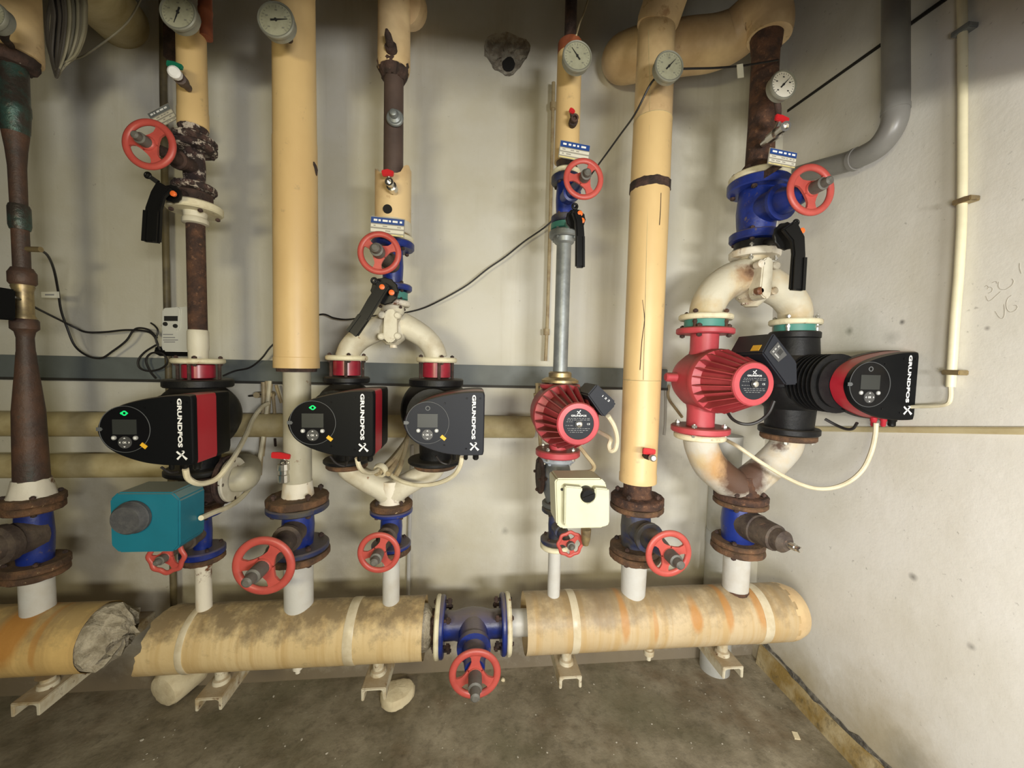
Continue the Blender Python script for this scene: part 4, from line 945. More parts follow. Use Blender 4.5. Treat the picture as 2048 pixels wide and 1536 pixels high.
disc(o, XA, 1137, 1149, 146, m_rustflange, rough=0.0012, nb=4, bmat=m_rustdark, bhalf=0.004)
pipe_run(o, XA, [(1146, 76), (1250, 76)], m_white, 'pipe')
gauge('greenish dial gauge cut off at the top left edge', -14, 32, 27, 1.12, 60, stem=[W(8, 75, 1.2), W(25, 95, 1.28)])

# ================================================================ riser B
o = thing('riser_pipe', 'rusty riser pipe with short cream jacket above the white energy meter', 'pipe', (XB, AXIS_Y, zat(730, XB)), 'vertical riser pipes')
xo = W(411, 40).x
pipe_run(o, xo, [(-380, 31), (18, 31), (20, 33), (26, 33), (28, 31), (76, 31)], m_orangepipe, 'upper_pipe', label='orange primed upper pipe')
pipe_run(o, XB, [(44, 60), (50, 66), (222, 67), (224, 69), (256, 69), (258, 60)], m_cream, 'insulation')
pipe_run(o, XB, [(238, 56), (246, 62), (259, 66), (264, 60), (268, 54), (280, 54)], m_flaky, 'collar', jit=0.001)
disc(o, XB, 276, 289, 102, m_flaky, nb=4, bmat=m_rustdark, rough=0.001)
valve('flaking rusted valve with red handwheel beside the orange upper pipe', XB, 290, 384, 102, 48, (299, 289, 50), m_flaky, wfb=98, top=(13, 12), bolt=m_rustdark, bonmat=m_rustdark, phase=0.9, stem=0.038, fmat=m_flaky, stem_r=0.22)
lever_valve('black lever valve below the flaking rusted valve', XB, 386, 408, 78, (338, 384), [(336, 374), (322, 392), (313, 420), (309, 487)], [30, 25, 27, 30], [(346, 387)], disc_r=17, wafer=m_rustdark, trig=((318, 366), (298, 352)))
o = thing('riser_pipe', 'rusty brown drop pipe between white flange and spacer with cream flange', 'pipe', (XB, AXIS_Y, zat(730, XB)), 'vertical riser pipes')
disc(o, XB, 410, 426, 122, m_creamfl, nb=4, bmat=m_rustdark, bhalf=0.014, label='white painted flange')
pipe_run(o, XB, [(424, 54), (436, 50), (440, 58), (448, 58), (450, 42)], m_offwhite, 'weld_neck')
pipe_run(o, XB, [(446, 41), (662, 41)], m_rust, 'pipe')
pipe_run(o, XB, [(660, 42), (664, 46), (699, 46), (702, 43), (720, 43)], m_offwhite, 'painted_pipe', label='cream painted pipe end with taped label')
disc(o, XB, 717, 727, 114, m_creamfl, nb=4, bmat=m_rustdark, bhalf=0.008, phase=0.25)
pipe_run(o, XB, [(728, 60), (730, 70), (755, 70), (757, 60)], m_spacer, 'spacer', label='dark red spacer ring')
studs(o, XB, 726, 760, 92, 4, m_rustdark, phase=0.1)
smart_pump('black pump with lit green light above the teal actuator', XB, 192, 386, 860, 1.03, ((758, 774), (932, 944)), True, body=(178, 120), topw=148, red=0.075, back=1.19)
o = thing('mixing_valve', 'rusty mixing valve with side port behind the teal actuator', 'valve', (XB, AXIS_Y, zat(1010, XB)))
pipe_run(o, XB, [(945, 92), (956, 92), (958, 60), (968, 64), (985, 62), (1000, 52), (1012, 50)], m_rustdark, 'body', jit=0.001)
p = P_(XB, 962); q = V((W(455, 945).x, AXIS_Y, p.z+0.005))
part('side_port', MB().cyl(p, q, 0.04, seg=24), m_rustdark, o)
flange(o, q, (1, 0, 0), 0.075, 0.014, m_rustdark, nb=4, bmat=m_rust, bsize=0.011)
disc(o, XB, 1003, 1017, 92, m_rustflange, nb=4, bmat=m_rustdark, rough=0.001)
o = thing('elbow_pipe', 'white return bend on the side port of the rusty mixing valve', 'pipe', q)
flange(o, q+V((0.016, 0, 0)), (1, 0, 0), 0.07, 0.012, m_offwhite)
part('pipe', MB().tube([q+V((0.02, 0, 0)), q+V((0.045, 0.01, 0)), V((W(496, 930, 1.40).x, 1.40, q.z)), V((W(494, 930, 1.47).x, 1.47, q.z)), V((W(480, 930, 1.55).x, 1.555, W(480, 931, 1.55).z)), W(462, 931, 1.58)], 0.040, 20, 8), m_scuff, o)
o = thing('actuator', 'teal square actuator box with dark round knob', 'actuator', W(300, 1100, 1.1))
c0 = [(234, 985), (344, 985), (359, 1000), (359, 1092), (347, 1104), (236, 1106), (221, 1092), (218, 1000)]
part('housing', MB().prism([W(x, y, 1.045) for x, y in c0], (0, 0.095, 0)), m_teal, o, bevel=0.004)
kc = W(268, 1033, 1.043)
part('knob', MB().rev([(0.041, 0), (0.041, 0.008), (0.039, 0.010), (0.037, 0.022), (0.033, 0.027)], kc, OUT, 32), m_knob, o)
part('yoke', MB().cyl(W(310, 1045, 1.14), P_(XB, 968), 0.03, seg=18), m_rustdark, o)
valve('small blue valve below the teal actuator with low scalloped red handwheel', XB, 1018, 1108, 90, 40, (333, 1113, 37), m_blue, wfb=96, top=(10, 14), bolt=m_rustdark, lobes=8, phase=1.2, stem=0.03, nb=4)
o = thing('branch_pipe', 'chipped thin white branch pipe below the teal actuator', 'pipe', (XB, AXIS_Y, zat(1230, XB)), 'short white branch pipes on the headers')
disc(o, XB, 1109, 1119, 94, m_rustflange, rough=0.001)
pipe_run(o, XB, [(1117, 44), (1130, 40), (1136, 34), (1232, 34)], m_rustwhite, 'pipe')
gauge('dial gauge with faded face in front of the orange upper pipe', 358, 27, 33, 1.14, 250, stem=[W(378, 30, 1.2), W(396, 40, 1.27)])
cock('green handled vent cock with white tip on the second riser', (373, 172), (350, 146), 1.245, 1.18, ([(337, 130), (351, 133), (368, 138)], 12), m_greentap, m_brownpipe, 10, cap=m_print)
nameplate('tilted grey nameplate behind the handwheel beside the orange pipe riser', (325, 232), 46, 34, 1.36, -0.55, hold=False, rows=[(0.94, 0.66, m_galv), (0.58, 0.42, m_offwhite), (0.34, 0.18, m_offwhite), (0.1, -0.1, m_offwhite)])

# ================================================================ riser C
o = thing('riser_pipe', 'thick cream jacketed riser with grey white pipe below, widest of all', 'pipe', (XC, AXIS_Y, zat(1016, XC)), 'vertical riser pipes')
pipe_run(o, XC, [(-380, 93), (284, 93)], m_cream, 'insulation')
pipe_run(o, XC, [(283, 95), (714, 93), (715, 95), (736, 95)], m_cream, 'insulation')
pipe_run(o, XC, [(735, 84), (743, 82)], m_rustdark, 'end_ring')
pipe_run(o, XC, [(741, 57), (968, 57)], m_scuff, 'pipe')
pipe_run(o, XC, [(962, 59), (975, 62), (992, 66)], m_rustwhite, 'weld_neck')
disc(o, XC, 990, 1005, 126, m_rustflange, nb=4, bmat=m_rustdark, rough=0.0012, bhalf=0.02)
part('torn_spot', MB().strip([on_cyl(x, y, XC, vr(94, P_(XC, 340))) for x, y in ((627, 324), (629, 332), (631, 341), (633, 352))], [0.003, 0.012, 0.014, 0.003], (0.6, -0.8, 0), 0.003), m_rustdark, o, label='dark torn spot in the jacket')
valve('large blue valve with big red handwheel under the widest cream riser', XC, 1006, 1098, 126, 64, (528, 1131, 60), m_blue, wfb=126, top=(12, 11), bolt=m_rustdark, phase=1.0, stem=0.072, bonw=0.78, fmat=m_bluedark)
o = thing('branch_pipe', 'thick white branch pipe under the large blue valve of the widest riser', 'pipe', (XC, AXIS_Y, zat(1232, XC)), 'short white branch pipes on the headers')
disc(o, XC, 1100, 1112, 128, m_rustflange, rough=0.0015, nb=4, bmat=m_rustdark)
pipe_run(o, XC, [(1110, 60), (1234, 58)], m_white, 'pipe')
gauge('dial gauge on the widest cream riser', 553, 42, 34, 1.12, 8, stem=[W(575, 70, 1.2), W(580, 82, 1.25)])
cock('red handled chrome drain cock hanging left of the lower grey white pipe', (580, 925), (566, 928), 1.28, 1.255, ([(545, 909), (562, 910), (582, 913)], 13), m_redtap, m_chrome, 9)
o = bpy.data.objects['drain_cock.001'] if 'drain_cock.001' in bpy.data.objects else bpy.data.objects['drain_cock']
a = W(567, 928, 1.255)
part('spout', MB().rev([(0.016, 0), (0.017, 0.018), (0.013, 0.02), (0.013, 0.032), (0.016, 0.034), (0.016, 0.056), (0.011, 0.058)], a, -UPV, 12), m_chrome, o, ang=25)

# ================================================================ riser D
o = thing('riser_pipe', 'bare brown riser pipe with torn cream jackets and a welded boss', 'pipe', (XD, AXIS_Y, zat(484, XD)), 'vertical riser pipes')
pipe_run(o, XD, [(-380, 69), (134, 69), (142, 66)], m_cream2, 'insulation')
pipe_run(o, XD, [(122, 62), (136, 68), (150, 60), (160, 44)], m_rustdark, 'torn_rim', jit=0.004)
pipe_run(o, XD, [(120, 41), (400, 41)], m_brownpipe, 'pipe')
part('thermowell', MB().rev([(0.016, 0), (0.018, 0.03), (0.012, 0.032), (0.010, 0.06), (0.004, 0.075)], W(786, 112, 1.27), (-0.05, -1, 0.25), 12), m_rustdark, o)
part('welded_boss', MB().rev([(0.022, 0), (0.020, 0.010), (0.012, 0.014), (0.010, 0.030), (0.006, 0.032)], W(790, 236, 1.268), OUT, 14).ring(W(790, 236, 1.262), OUT, 0.020, 0.006), m_galv, o, label='bluish grey welded boss')
z0, z1 = zat(352, XD), zat(470, XD); mb = MB(); seg = 32; vs = []; fs = []; R = vr(74, (XD, AXIS_Y, z1))
for i, f in enumerate((0, 0.12, 0.5, 0.8, 1.0)):
    for k in range(seg):
        t = 2*PI*k/seg; e = (0.022*math.sin(2*t+2.0)+random.uniform(-.007, .007)) if i == 0 else 0
        q = R*(1.0 if i < 4 else 0.96)
        vs.append(V((XD+q*math.cos(t), AXIS_Y+q*math.sin(t), z0+(z1-z0)*f+e)))
for i in range(4):
    for k in range(seg): fs.append([i*seg+k, i*seg+(k+1) % seg, (i+1)*seg+(k+1) % seg, (i+1)*seg+k])
n = len(vs)
for k in range(seg):
    t = 2*PI*k/seg; vs.append(V((XD+R*0.6*math.cos(t), AXIS_Y+R*0.6*math.sin(t), z0-0.02)))
for k in range(seg): fs.append([k, (k+1) % seg, n+(k+1) % seg, n+k])
fs.append([4*seg+k for k in range(seg)])
part('insulation', mb.add(vs, fs), m_cream2, o, label='short torn cream jacket')
pipe_run(o, XD, [(446, 75), (448, 77), (468, 77), (470, 72)], m_offwhite, 'jacket_end')
part('punched_hole', MB().rev([(mm(9, W(774, 418, 1.25)), -0.01), (mm(9, W(774, 418, 1.25)), 0.001)], W(775, 418, AXIS_Y-R-0.0005), OUT, 20), m_void, o, label='round black hole in the jacket')
disc(o, XD, 474, 484, 86, m_creamfl, nb=4, bmat=m_rustdark)
valve('blue valve with red handwheel on the riser with the torn short jacket', XD, 485, 582, 88, 42, (759, 506, 43), m_blue, wfb=80, top=(15, 12), bolt=m_rustdark, phase=0.4, stem=0.045, stem_r=0.30)
lever_valve('black lever valve slanting down left over the cream twin branch', XD, 584, 600, 62, (768, 581), [(772, 568), (748, 605), (732, 632), (706, 668)], [22, 23, 22, 24], [(764, 574), (783, 585)], disc_r=27, wafer=m_gasket, trig=((757, 567), (749, 562)))
disp = lambda lst: [W(x, y, Y) for x, y, Y in lst]
o = thing('twin_branch_pipe', 'cream twin branch pipe with bolted cover plate over the pair of pumps', 'pipe', (XD, AXIS_Y, zat(760, XD)))
disc(o, XD, 602, 613, 72, m_rustwhite, nb=4, bmat=m_rustdark, bhalf=0.012)
XDL, XDR = W(694, 770).x, W(873, 770).x
part('body', MB().rev([(vr(46, P_(XD, 620)), 0), (vr(48, P_(XD, 620)), 0.02), (vr(66, P_(XD, 620)), 0.07), (vr(60, P_(XD, 640)), 0.10), (0.02, 0.125)], P_(XD, 612), -UPV, 28), m_offwhite, o)
part('branch', MB().tube([W(776, 648), W(752, 660), W(722, 676), W(703, 694), P_(XDL, 716)], [0.040, 0.038, 0.036, 0.036, 0.036], 22, 8), m_offwhite, o)
part('branch', MB().tube([W(802, 648), W(826, 660), W(850, 676), W(866, 696), P_(XDR, 718)], [0.040, 0.038, 0.036, 0.036, 0.036], 22, 8), m_offwhite, o)
c = W(779, 652, 1.235)
cp = part('cover_plate', MB().prism([W(x, y, 1.228) for x, y in ((768, 628), (772, 620), (782, 617), (790, 621), (793, 630), (793, 672), (788, 682), (779, 686), (770, 681), (766, 672))], (0, 0.05, 0)), m_offwhite, o, bevel=0.003)
for x, y in ((764, 630), (795, 631), (763, 673), (795, 672)): part('cover_bolt', MB().rev([(0.010, -0.02), (0.011, 0.0), (0.011, 0.006), (0.007, 0.010)], W(x, y, 1.235), OUT, 12), m_offwhite, cp)
part('drain_plug', MB().rev([(0.022, 0), (0.020, 0.016), (0.012, 0.018), (0.012, 0.032)], W(787, 676), -UPV, 8), m_rustwhite, o)
for X, f in ((XDL, (711, 721)), (XDR, (715, 725))):
    disc(o, X, *f, 86 if X < XD else 82, m_creamfl, nb=4, bmat=m_rustdark, phase=0.25, bhalf=0.008)
    pipe_run(o, X, [(f[1], 50), (f[1]+1, 56), (f[1]+29, 56), (f[1]+30, 50)], m_spacer, 'spacer', label='dark red spacer ring')
    studs(o, X, f[1]-1, f[1]+34, 64, 4, m_rustdark, phase=0.15)
smart_pump('black pump with lit green light, left one of the middle pair', XDL, 573, 748, 847, 1.01, ((753, 765), (915, 924)), True, body=(122, 90), topw=94, back=1.19)
smart_pump('black pump with unlit light, box greyed by a painted reflection, right one of the middle pair', XDR, 806, 969, 847, 1.01, ((757, 772), (915, 924)), False, boxmat=m_boxgrey, body=(136, 90), topw=108, back=1.19)
o = thing('twin_branch_pipe', 'grey white twin branch pipe joining below the middle pair of pumps', 'pipe', (XD, AXIS_Y, zat(1000, XD)))
for X in (XDL, XDR): disc(o, X, 925, 934, 84, m_rustflange)
part('branch', MB().tube([P_(XDL, 930), P_(XDL+0.012, 942), W(735, 962), W(766, 978), W(780, 990)], [0.034, 0.034, 0.036, 0.038, 0.040], 22, 8), m_offwhite, o)
part('branch', MB().tube([P_(XDR, 930), P_(XDR-0.012, 942), W(832, 958), W(800, 976), W(784, 990)], [0.034, 0.034, 0.036, 0.038, 0.040], 22, 8), m_offwhite, o)
pipe_run(o, XD, [(960, 40), (972, 50), (1000, 50), (1006, 56)], m_rustwhite, 'body')
disc(o, XD, 1003, 1015, 84, m_rustflange, nb=4, bmat=m_rustdark, bhalf=0.016)
valve('blue valve with red handwheel under the lower twin branch of the middle pumps', XD, 1016, 1092, 84, 42, (758, 1105, 42), m_blue, wfb=78, top=(9, 8), bolt=m_rustdark, phase=1.2, stem=0.05, stem_r=0.27)
o = thing('branch_pipe', 'slim white branch pipe under the middle pair of pumps', 'pipe', (XD, AXIS_Y, zat(1218, XD)), 'short white branch pipes on the headers')
disc(o, XD, 1093, 1103, 78, m_rustflange, rough=0.001)
pipe_run(o, XD, [(1101, 38), (1112, 34), (1219, 33)], m_white, 'pipe')
cock('red handled chrome vent cock in the torn top of the short jacket', (790, 385), (778, 363), 1.25, 1.19, ([(765, 349), (776, 347), (788, 350)], 13), m_redtap, m_chrome, 9)
nameplate('blue and white nameplate above the handwheel of the torn jacket riser', (775, 453), 67, 36, 1.17, 0.05)

# ================================================================ riser E
o = thing('riser_pipe', 'slim cream jacketed riser with dark bare pipe on top', 'pipe', (XE, AXIS_Y, zat(350, XE)), 'vertical riser pipes')
pipe_run(o, XE, [(-380, 25), (96, 25)], m_rustdark, 'upper_pipe', label='dark rusted bare pipe')
pipe_run(o, XE, [(84, 42), (88, 50), (112, 51)], m_orangepipe, 'jacket_cap', label='orange stained jacket top')
pipe_run(o, XE, [(111, 51), (325, 51)], m_cream, 'insulation')
pipe_run(o, XE, [(323, 44), (342, 34)], m_brownpipe, 'pipe')
disc(o, XE, 342, 352, 58, m_creamfl, nb=4, bmat=m_rustdark)
valve('blue valve with red handwheel on the slim cream jacketed riser', XE, 353, 447, 60, 38, (1167, 358, 41), m_blue, wfb=56, top=(16, 14), bolt=m_rustdark, phase=1.0, stem=0.035, bonmat=m_blue, stem_r=0.26, fmat=m_bluedark, wheel_y=1.12)
lever_valve('black lever valve with lever hanging straight down beside the galvanised pipe', XE, 448, 461, 56, (1153, 436), [(1150, 424), (1156, 444), (1158, 470), (1158, 537)], [18, 17, 17, 18], [(1160, 427), (1164, 441)], Yl=1.12, disc_r=20, wafer=m_gasket, trig=((1152, 418), (1149, 414)))
o = thing('riser_pipe', 'slim grey galvanised drop pipe above the small red pump', 'pipe', (XE, AXIS_Y, zat(765, XE)), 'vertical riser pipes')
disc(o, XE, 463, 477, 62, m_galv, nb=4, bmat=m_galv, hub=0)
pipe_run(o, XE, [(476, 44), (486, 40), (490, 30), (748, 29)], m_galv, 'pipe')
pipe_run(o, XE, [(743, 40), (746, 46), (754, 46), (756, 60), (760, 74), (765, 74)], m_brass, 'union', label='tarnished brass union')
red_pump('small red finned pump between slim galvanised pipe and cream actuator', XE, (1157, 848), 42, 31, 1.05, ((767, 777), (897, 911)), 1.205, 64, 80, [(1175, 790), (1194, 768), (1232, 804), (1231, 812), (1208, 835), (1201, 827)], 1.055, 1.17, nz=36, flw2=88)
o = thing('mixing_valve', 'grey mixing valve with dark side flange behind the cream actuator', 'valve', (XE, AXIS_Y, zat(1010, XE)))
disc(o, XE, 912, 922, 70, m_palegrey, nb=4, bmat=m_palegrey)
pipe_run(o, XE, [(921, 44), (935, 50), (955, 60), (975, 58), (995, 44), (1002, 42)], m_greyvalve, 'body')
p = P_(XE, 950); q = V((W(1080, 945).x, AXIS_Y, p.z)); part('side_port', MB().cyl(p, q, 0.035, seg=22), m_greyvalve, o)
flange(o, q, (1, 0, 0), 0.062, 0.014, m_rustdark, nb=4, bmat=m_rustdark)
disc(o, XE, 1002, 1012, 56, m_greyvalve, nb=4, bmat=m_rustdark)
o = thing('actuator', 'cream square actuator box with black rotary knob', 'actuator', W(1160, 1056, 1.1))
part('housing', MB().prism([W(x, y, 1.06) for x, y in ((1114, 957), (1203, 957), (1213, 968), (1213, 1050), (1206, 1056), (1124, 1058), (1113, 1049), (1110, 964))], (0, 0.085, 0)), m_actcream, o, bevel=0.004)
lid = [(1130, 972), (1165, 975), (1165, 983), (1161, 992), (1165, 1002), (1175, 1006), (1185, 1002), (1190, 992), (1190, 976), (1217, 978), (1219, 982), (1219, 1047), (1214, 1053), (1135, 1056), (1129, 1049)]
part('cover', MB().prism([W(x, y, 1.035) for x, y in lid], (0, 0.026, 0)), m_actcream, o, bevel=0.003)
kc = W(1175, 990, 1.04)
k_ = part('knob', MB().rev([(0.021, -0.02), (0.021, 0.004), (0.018, 0.008), (0.017, 0.010)], kc, OUT, 28), m_lever, o)
part('knob_grip', MB().strip([kc+V((-.016, -.010, -.006)), kc+V((.016, -.010, .006))], [0.006, 0.006], OUT, 0.006), m_lever, k_)
part('fixing_screw', MB().rev([(0.004, -0.01), (0.004, 0.0005)], W(1124, 979, 1.058), OUT, 10), m_ink, o)
part('yoke', MB().cyl(W(1150, 1000, 1.14), P_(XE, 960), 0.026, seg=16), m_greyvalve, o)
part('support_foot', MB().rev([(0.016, 0), (0.014, 0.03), (0.009, 0.05)], W(1172, 1058, 1.13), (0, 0, -1), 12), m_brass, o)
valve('small blue valve under the cream actuator with scalloped red wheel', XE, 1013, 1084, 56, 28, (1140, 1088, 27), m_bluedark, wfb=58, top=(10, 10), bolt=m_rustdark, lobes=8, phase=0.8, stem=0.02, stem_r=0.30, bonmat=m_bluedark, fmat=m_bluedark)
o = thing('branch_pipe', 'thinnest white branch pipe on the right header pipe', 'pipe', (XE, AXIS_Y, zat(1200, XE)), 'short white branch pipes on the headers')
disc(o, XE, 1085, 1095, 58, m_creamfl)
pipe_run(o, XE, [(1094, 30), (1102, 25), (1200, 24)], m_white, 'pipe')
gauge('dial gauge at the top of the slim cream riser', 1154, 114, 29, 1.15, 128, stem=[W(1150, 118, 1.22), W(1140, 120, 1.28)])
cock('dark vent cock with small red handle on the slim cream riser', (1143, 252), (1150, 235), 1.27, 1.21, ([(1138, 221), (1143, 224), (1148, 228)], 9), m_redtap, m_rustdark, 8)
nameplate('blue and cream nameplate on the slim cream riser', (1149, 302), 62, 34, 1.19, 0.10)

# ================================================================ riser F
o = thing('riser_pipe', 'thick cream jacketed riser with black band and mitred top bend', 'pipe', (XF, AXIS_Y, zat(995, XF)), 'vertical riser pipes')
pipe_run(o, XF, [(47, 76), (52, 79), (244, 80)], m_cream2, 'insulation')
pipe_run(o, XF, [(243, 81), (374, 82)], m_cream, 'insulation')
a = P_(XF, 50); b = W(1350, -60, 1.26); b = a+(b-a)*2.6
part('bend', MB().rev([(0.062, -0.01), (0.067, 0.01), (0.070, (b-a).length)], a, b-a, 30), m_cream2, o)
pipe_run(o, XF, [(366, 80), (368, 84), (384, 84), (386, 80)], m_rustdark, 'band', jit=0.0015, label='black ragged band')
pipe_run(o, XF, [(384, 82), (760, 77)], m_cream, 'insulation')
pipe_run(o, XF, [(759, 77), (945, 73), (947, 75), (962, 75)], m_cream, 'insulation')
pipe_run(o, XF, [(960, 56), (985, 56), (990, 62), (996, 70)], m_rust, 'pipe', jit=0.001)
disc(o, XF, 990, 1006, 106, m_rust, nb=4, bmat=m_rustdark, bhalf=0.02, rough=0.001)
valve('dirty blue valve with red handwheel right of the cream actuator', XF, 1007, 1100, 106, 58, (1337, 1107, 48), m_bluedark, wfb=100, top=(10, 11), bolt=m_rustdark, phase=0.25, stem=0.062, stem_r=0.27, fmat=m_rustflange, bonmat=m_bluedark, bonw=0.86)
o = thing('branch_pipe', 'white branch pipe in the middle of the right header pipe', 'pipe', (XF, AXIS_Y, zat(1205, XF)), 'short white branch pipes on the headers')
disc(o, XF, 1101, 1113, 102, m_rustflange, rough=0.0012, nb=4, bmat=m_rustdark)
pipe_run(o, XF, [(1111, 52), (1206, 47)], m_white, 'pipe')
fo = bpy.data.objects[[x.name for x in bpy.data.objects if x.get('label', '').startswith('thick cream jacketed riser with black band')][0]]
for nm, pts, wd in (('seam', [(1297, 60), (1298, 120), (1300, 180), (1298, 240)], 79), ('seam', [(1299, 250), (1297, 300), (1291, 352)], 80), ('seam', [(1296, 392), (1294, 470), (1291, 600), (1287, 760)], 80), ('crack', [(1322, 386), (1321, 420), (1319, 450)], 82), ('crack', [(1285, 600), (1289, 640), (1284, 680), (1280, 740)], 78)):
    part(nm, MB().tube([on_cyl(x, y, XF, vr(wd, P_(XF, y)), lift=0.0) for x, y in pts], 0.0011 if nm == 'seam' else 0.0014, 5, 3), m_rustdark if nm == 'crack' else m_olive, fo)
for y, wd in ((244, 80.5), (760, 77)):
    zz = zat(y, XF); part('jacket_joint', MB().ring((XF, AXIS_Y, zz), UPV, vr(wd, (XF, AXIS_Y, zz)), 0.0012, 0.0012, 40, 6), m_olive, fo)
gauge('dial gauge wired to the thick cream riser with the black band', 1337, 134, 29, 1.13, 48, stem=[W(1328, 136, 1.19), W(1318, 140, 1.24)])
cock('red handled drain cock near the foot of the thick cream riser', (1287, 910), (1305, 916), 1.245, 1.17, ([(1284, 901), (1296, 902), (1309, 903)], 13), m_redtap, m_rustdark, 6, cap=m_zinc)

# ---- jacketed crossover behind riser F into riser G
o = thing('crossover_pipe', 'cream jacketed crossover pipe bending down into the dark rusted riser', 'pipe', W(1400, 90, 1.45))
path = [(1244, 118, 1.648), (1245, 118, 1.58), (1254, 116, 1.525), (1290, 107, 1.485), (1370, 95, 1.46), (1425, 88, 1.43), (1468, 70, 1.40), (1505, 38, 1.35), (1530, 26, 1.31), (1540, 50, 1.30), (1538, 76, 1.30)]
part('jacket', MB().tube([W(*p) for p in path], [0.080, 0.082, 0.085, 0.087, 0.088, 0.086, 0.082, 0.078, 0.074, 0.070, 0.066], 28, 8), m_cream2, o)
part('jacket_seam', MB().ring(W(1300, 105, 1.48), W(1340, 99, 1.47)-W(1290, 107, 1.485), 0.087, 0.003, 0.003, 36, 6), m_rustdark, o)

# ================================================================ riser G
o = thing('riser_pipe', 'dark rusted riser by the right wall under the crossover pipe', 'pipe', (XG, AXIS_Y, zat(360, XG)), 'vertical riser pipes')
pipe_run(o, XG, [(58, 66), (70, 72), (100, 64), (104, 60), (250, 60), (330, 62), (336, 74), (350, 84), (356, 88)], m_rust, 'pipe', jit=0.001)
disc(o, XG, 352, 364, 128, m_creamfl, nb=6, bmat=m_rustdark, bhalf=0.016)
valve('big bright blue valve with red handwheel below the crossover pipe', XG, 365, 484, 132, 84, (1621, 380, 51), m_blue, wfb=112, top=(19, 16), bolt=m_rustdark, phase=0.6, stem=0.055, bonmat=m_blue, bonw=0.80, nb=4)
lever_valve('big black lever valve under the big bright blue valve', XG, 485, 502, 88, (1578, 470), [(1572, 452), (1590, 480), (1592, 510), (1588, 582)], [34, 28, 26, 29], [(1605, 461)], Yl=1.13, disc_r=27, trig=((1588, 458), (1590, 446)))
o = thing('twin_branch_pipe', 'rust streaked white twin branch pipe over the red and black pumps', 'pipe', (XG, AXIS_Y, zat(700, XG)))
disc(o, XG, 503, 517, 108, m_rustwhite, nb=4, bmat=m_zinc, bhalf=0.018)
XGL, XGR = W(1405, 757).x, W(1583, 757).x
R0 = vr(62, P_(XG, 530))
part('body', MB().rev([(R0, 0), (R0*1.02, 0.03), (R0*1.3, 0.09), (R0*1.1, 0.14), (0.02, 0.17)], P_(XG, 516), -UPV, 28), m_joint2, o)
part('branch', MB().tube([W(1493, 552), W(1460, 562), W(1433, 582), W(1417, 608), P_(XGL, 636)], [0.062, 0.060, 0.057, 0.056, 0.056], 24, 8), m_joint2, o)
part('branch', MB().tube([W(1508, 556), W(1542, 572), W(1570, 590), W(1588, 615), P_(XGR, 644)], [0.062, 0.058, 0.055, 0.053, 0.053], 24, 8), m_joint2, o)
cp = part('cover_plate', MB().prism([W(x, y, 1.20) for x, y in ((1527, 520), (1534, 514), (1543, 514), (1548, 522), (1545, 580), (1541, 594), (1533, 598), (1524, 592), (1521, 580))], (0, 0.06, 0)), m_offwhite, o, bevel=0.004)
for x, y in ((1521, 528), (1551, 531), (1519, 582), (1547, 582)): part('cover_bolt', MB().rev([(0.012, -0.02), (0.013, 0.0), (0.013, 0.006), (0.008, 0.010)], W(x, y, 1.21), OUT, 12), m_rustwhite, cp)
part('drain_plug', MB().rev([(0.036, 0), (0.034, 0.02), (0.020, 0.022), (0.020, 0.038)], W(1496, 588), -UPV, 8), m_rustwhite, o)
for X, f, w_, bm_ in ((XGL, (630, 641), 112, m_rust), (XGR, (640, 651), 112, m_zinc)):
    disc(o, X, *f, w_, m_creamfl, nb=4, bmat=bm_, bhalf=0.014, phase=0.35)
    pipe_run(o, X, [(f[1], 88), (f[1]+14, 88)], m_gasket, 'gasket', label='green gasket')
    studs(o, X, f[1]-2, f[1]+18, 90, 4, bm_, phase=0.35, r=0.006)
red_pump('large red finned pump beside the thick cream riser with black band', XGL, (1508, 768), 43, 31, 1.06, ((657, 669), (851, 864)), 1.215, 64, 120,
         [(1525, 706), (1548, 665), (1595, 725), (1596, 769), (1572, 770)], 1.05, 1.20, nz=58, nub=True, panel=[(1538, 704), (1555, 684), (1573, 710), (1556, 724)],
         yellow=[(1490, 703, 1.13), (1505, 703, 1.13), (1508, 694, 1.15), (1494, 694, 1.15)])
smart_pump('black finned pump reaching out to the right wall, screen unlit', XGR, 1697, 1835, 771, 1.05, ((664, 678), (853, 866)), False, body=(150, 100), nfin=7, red=0.062, back=1.118, ratio=2.18, topw=108, botw=128, grow=1.06)
o = thing('twin_branch_pipe', 'rust streaked twin branch pipe joining under the red and black pumps', 'pipe', (XG, AXIS_Y, zat(985, XG)))
disc(o, XGL, 866, 877, 106, m_creamfl, label='cream flange')
disc(o, XGR, 867, 878, 118, m_rustflange, nb=4, bmat=m_zinc)
part('branch', MB().tube([P_(XGL, 874), P_(XGL+0.012, 898), W(1420, 930), W(1450, 958), W(1476, 976)], [0.056, 0.056, 0.057, 0.057, 0.058], 24, 8), m_joint, o)
part('branch', MB().tube([P_(XGR, 874), P_(XGR-0.012, 898), W(1538, 930), W(1507, 956), W(1482, 976)], [0.054, 0.053, 0.054, 0.055, 0.058], 24, 8), m_joint, o)
pipe_run(o, XG, [(950, 58), (965, 72), (985, 78), (990, 86)], m_rust, 'body', jit=0.001)
disc(o, XG, 985, 998, 112, m_rust, nb=4, bmat=m_rustdark, rough=0.001, bhalf=0.016)
o = valve('blue valve with no handwheel and bare silver stem tip by the right wall', XG, 999, 1087, 112, 72, None, m_blue, wfb=110, top=(9, 10), bolt=m_rustdark, fmat=m_rustflange)
P = P_(XG, 1040); T = W(1576, 1088, out_y(proj(P), (1576, 1086))); ax = T-P; l = ax.length
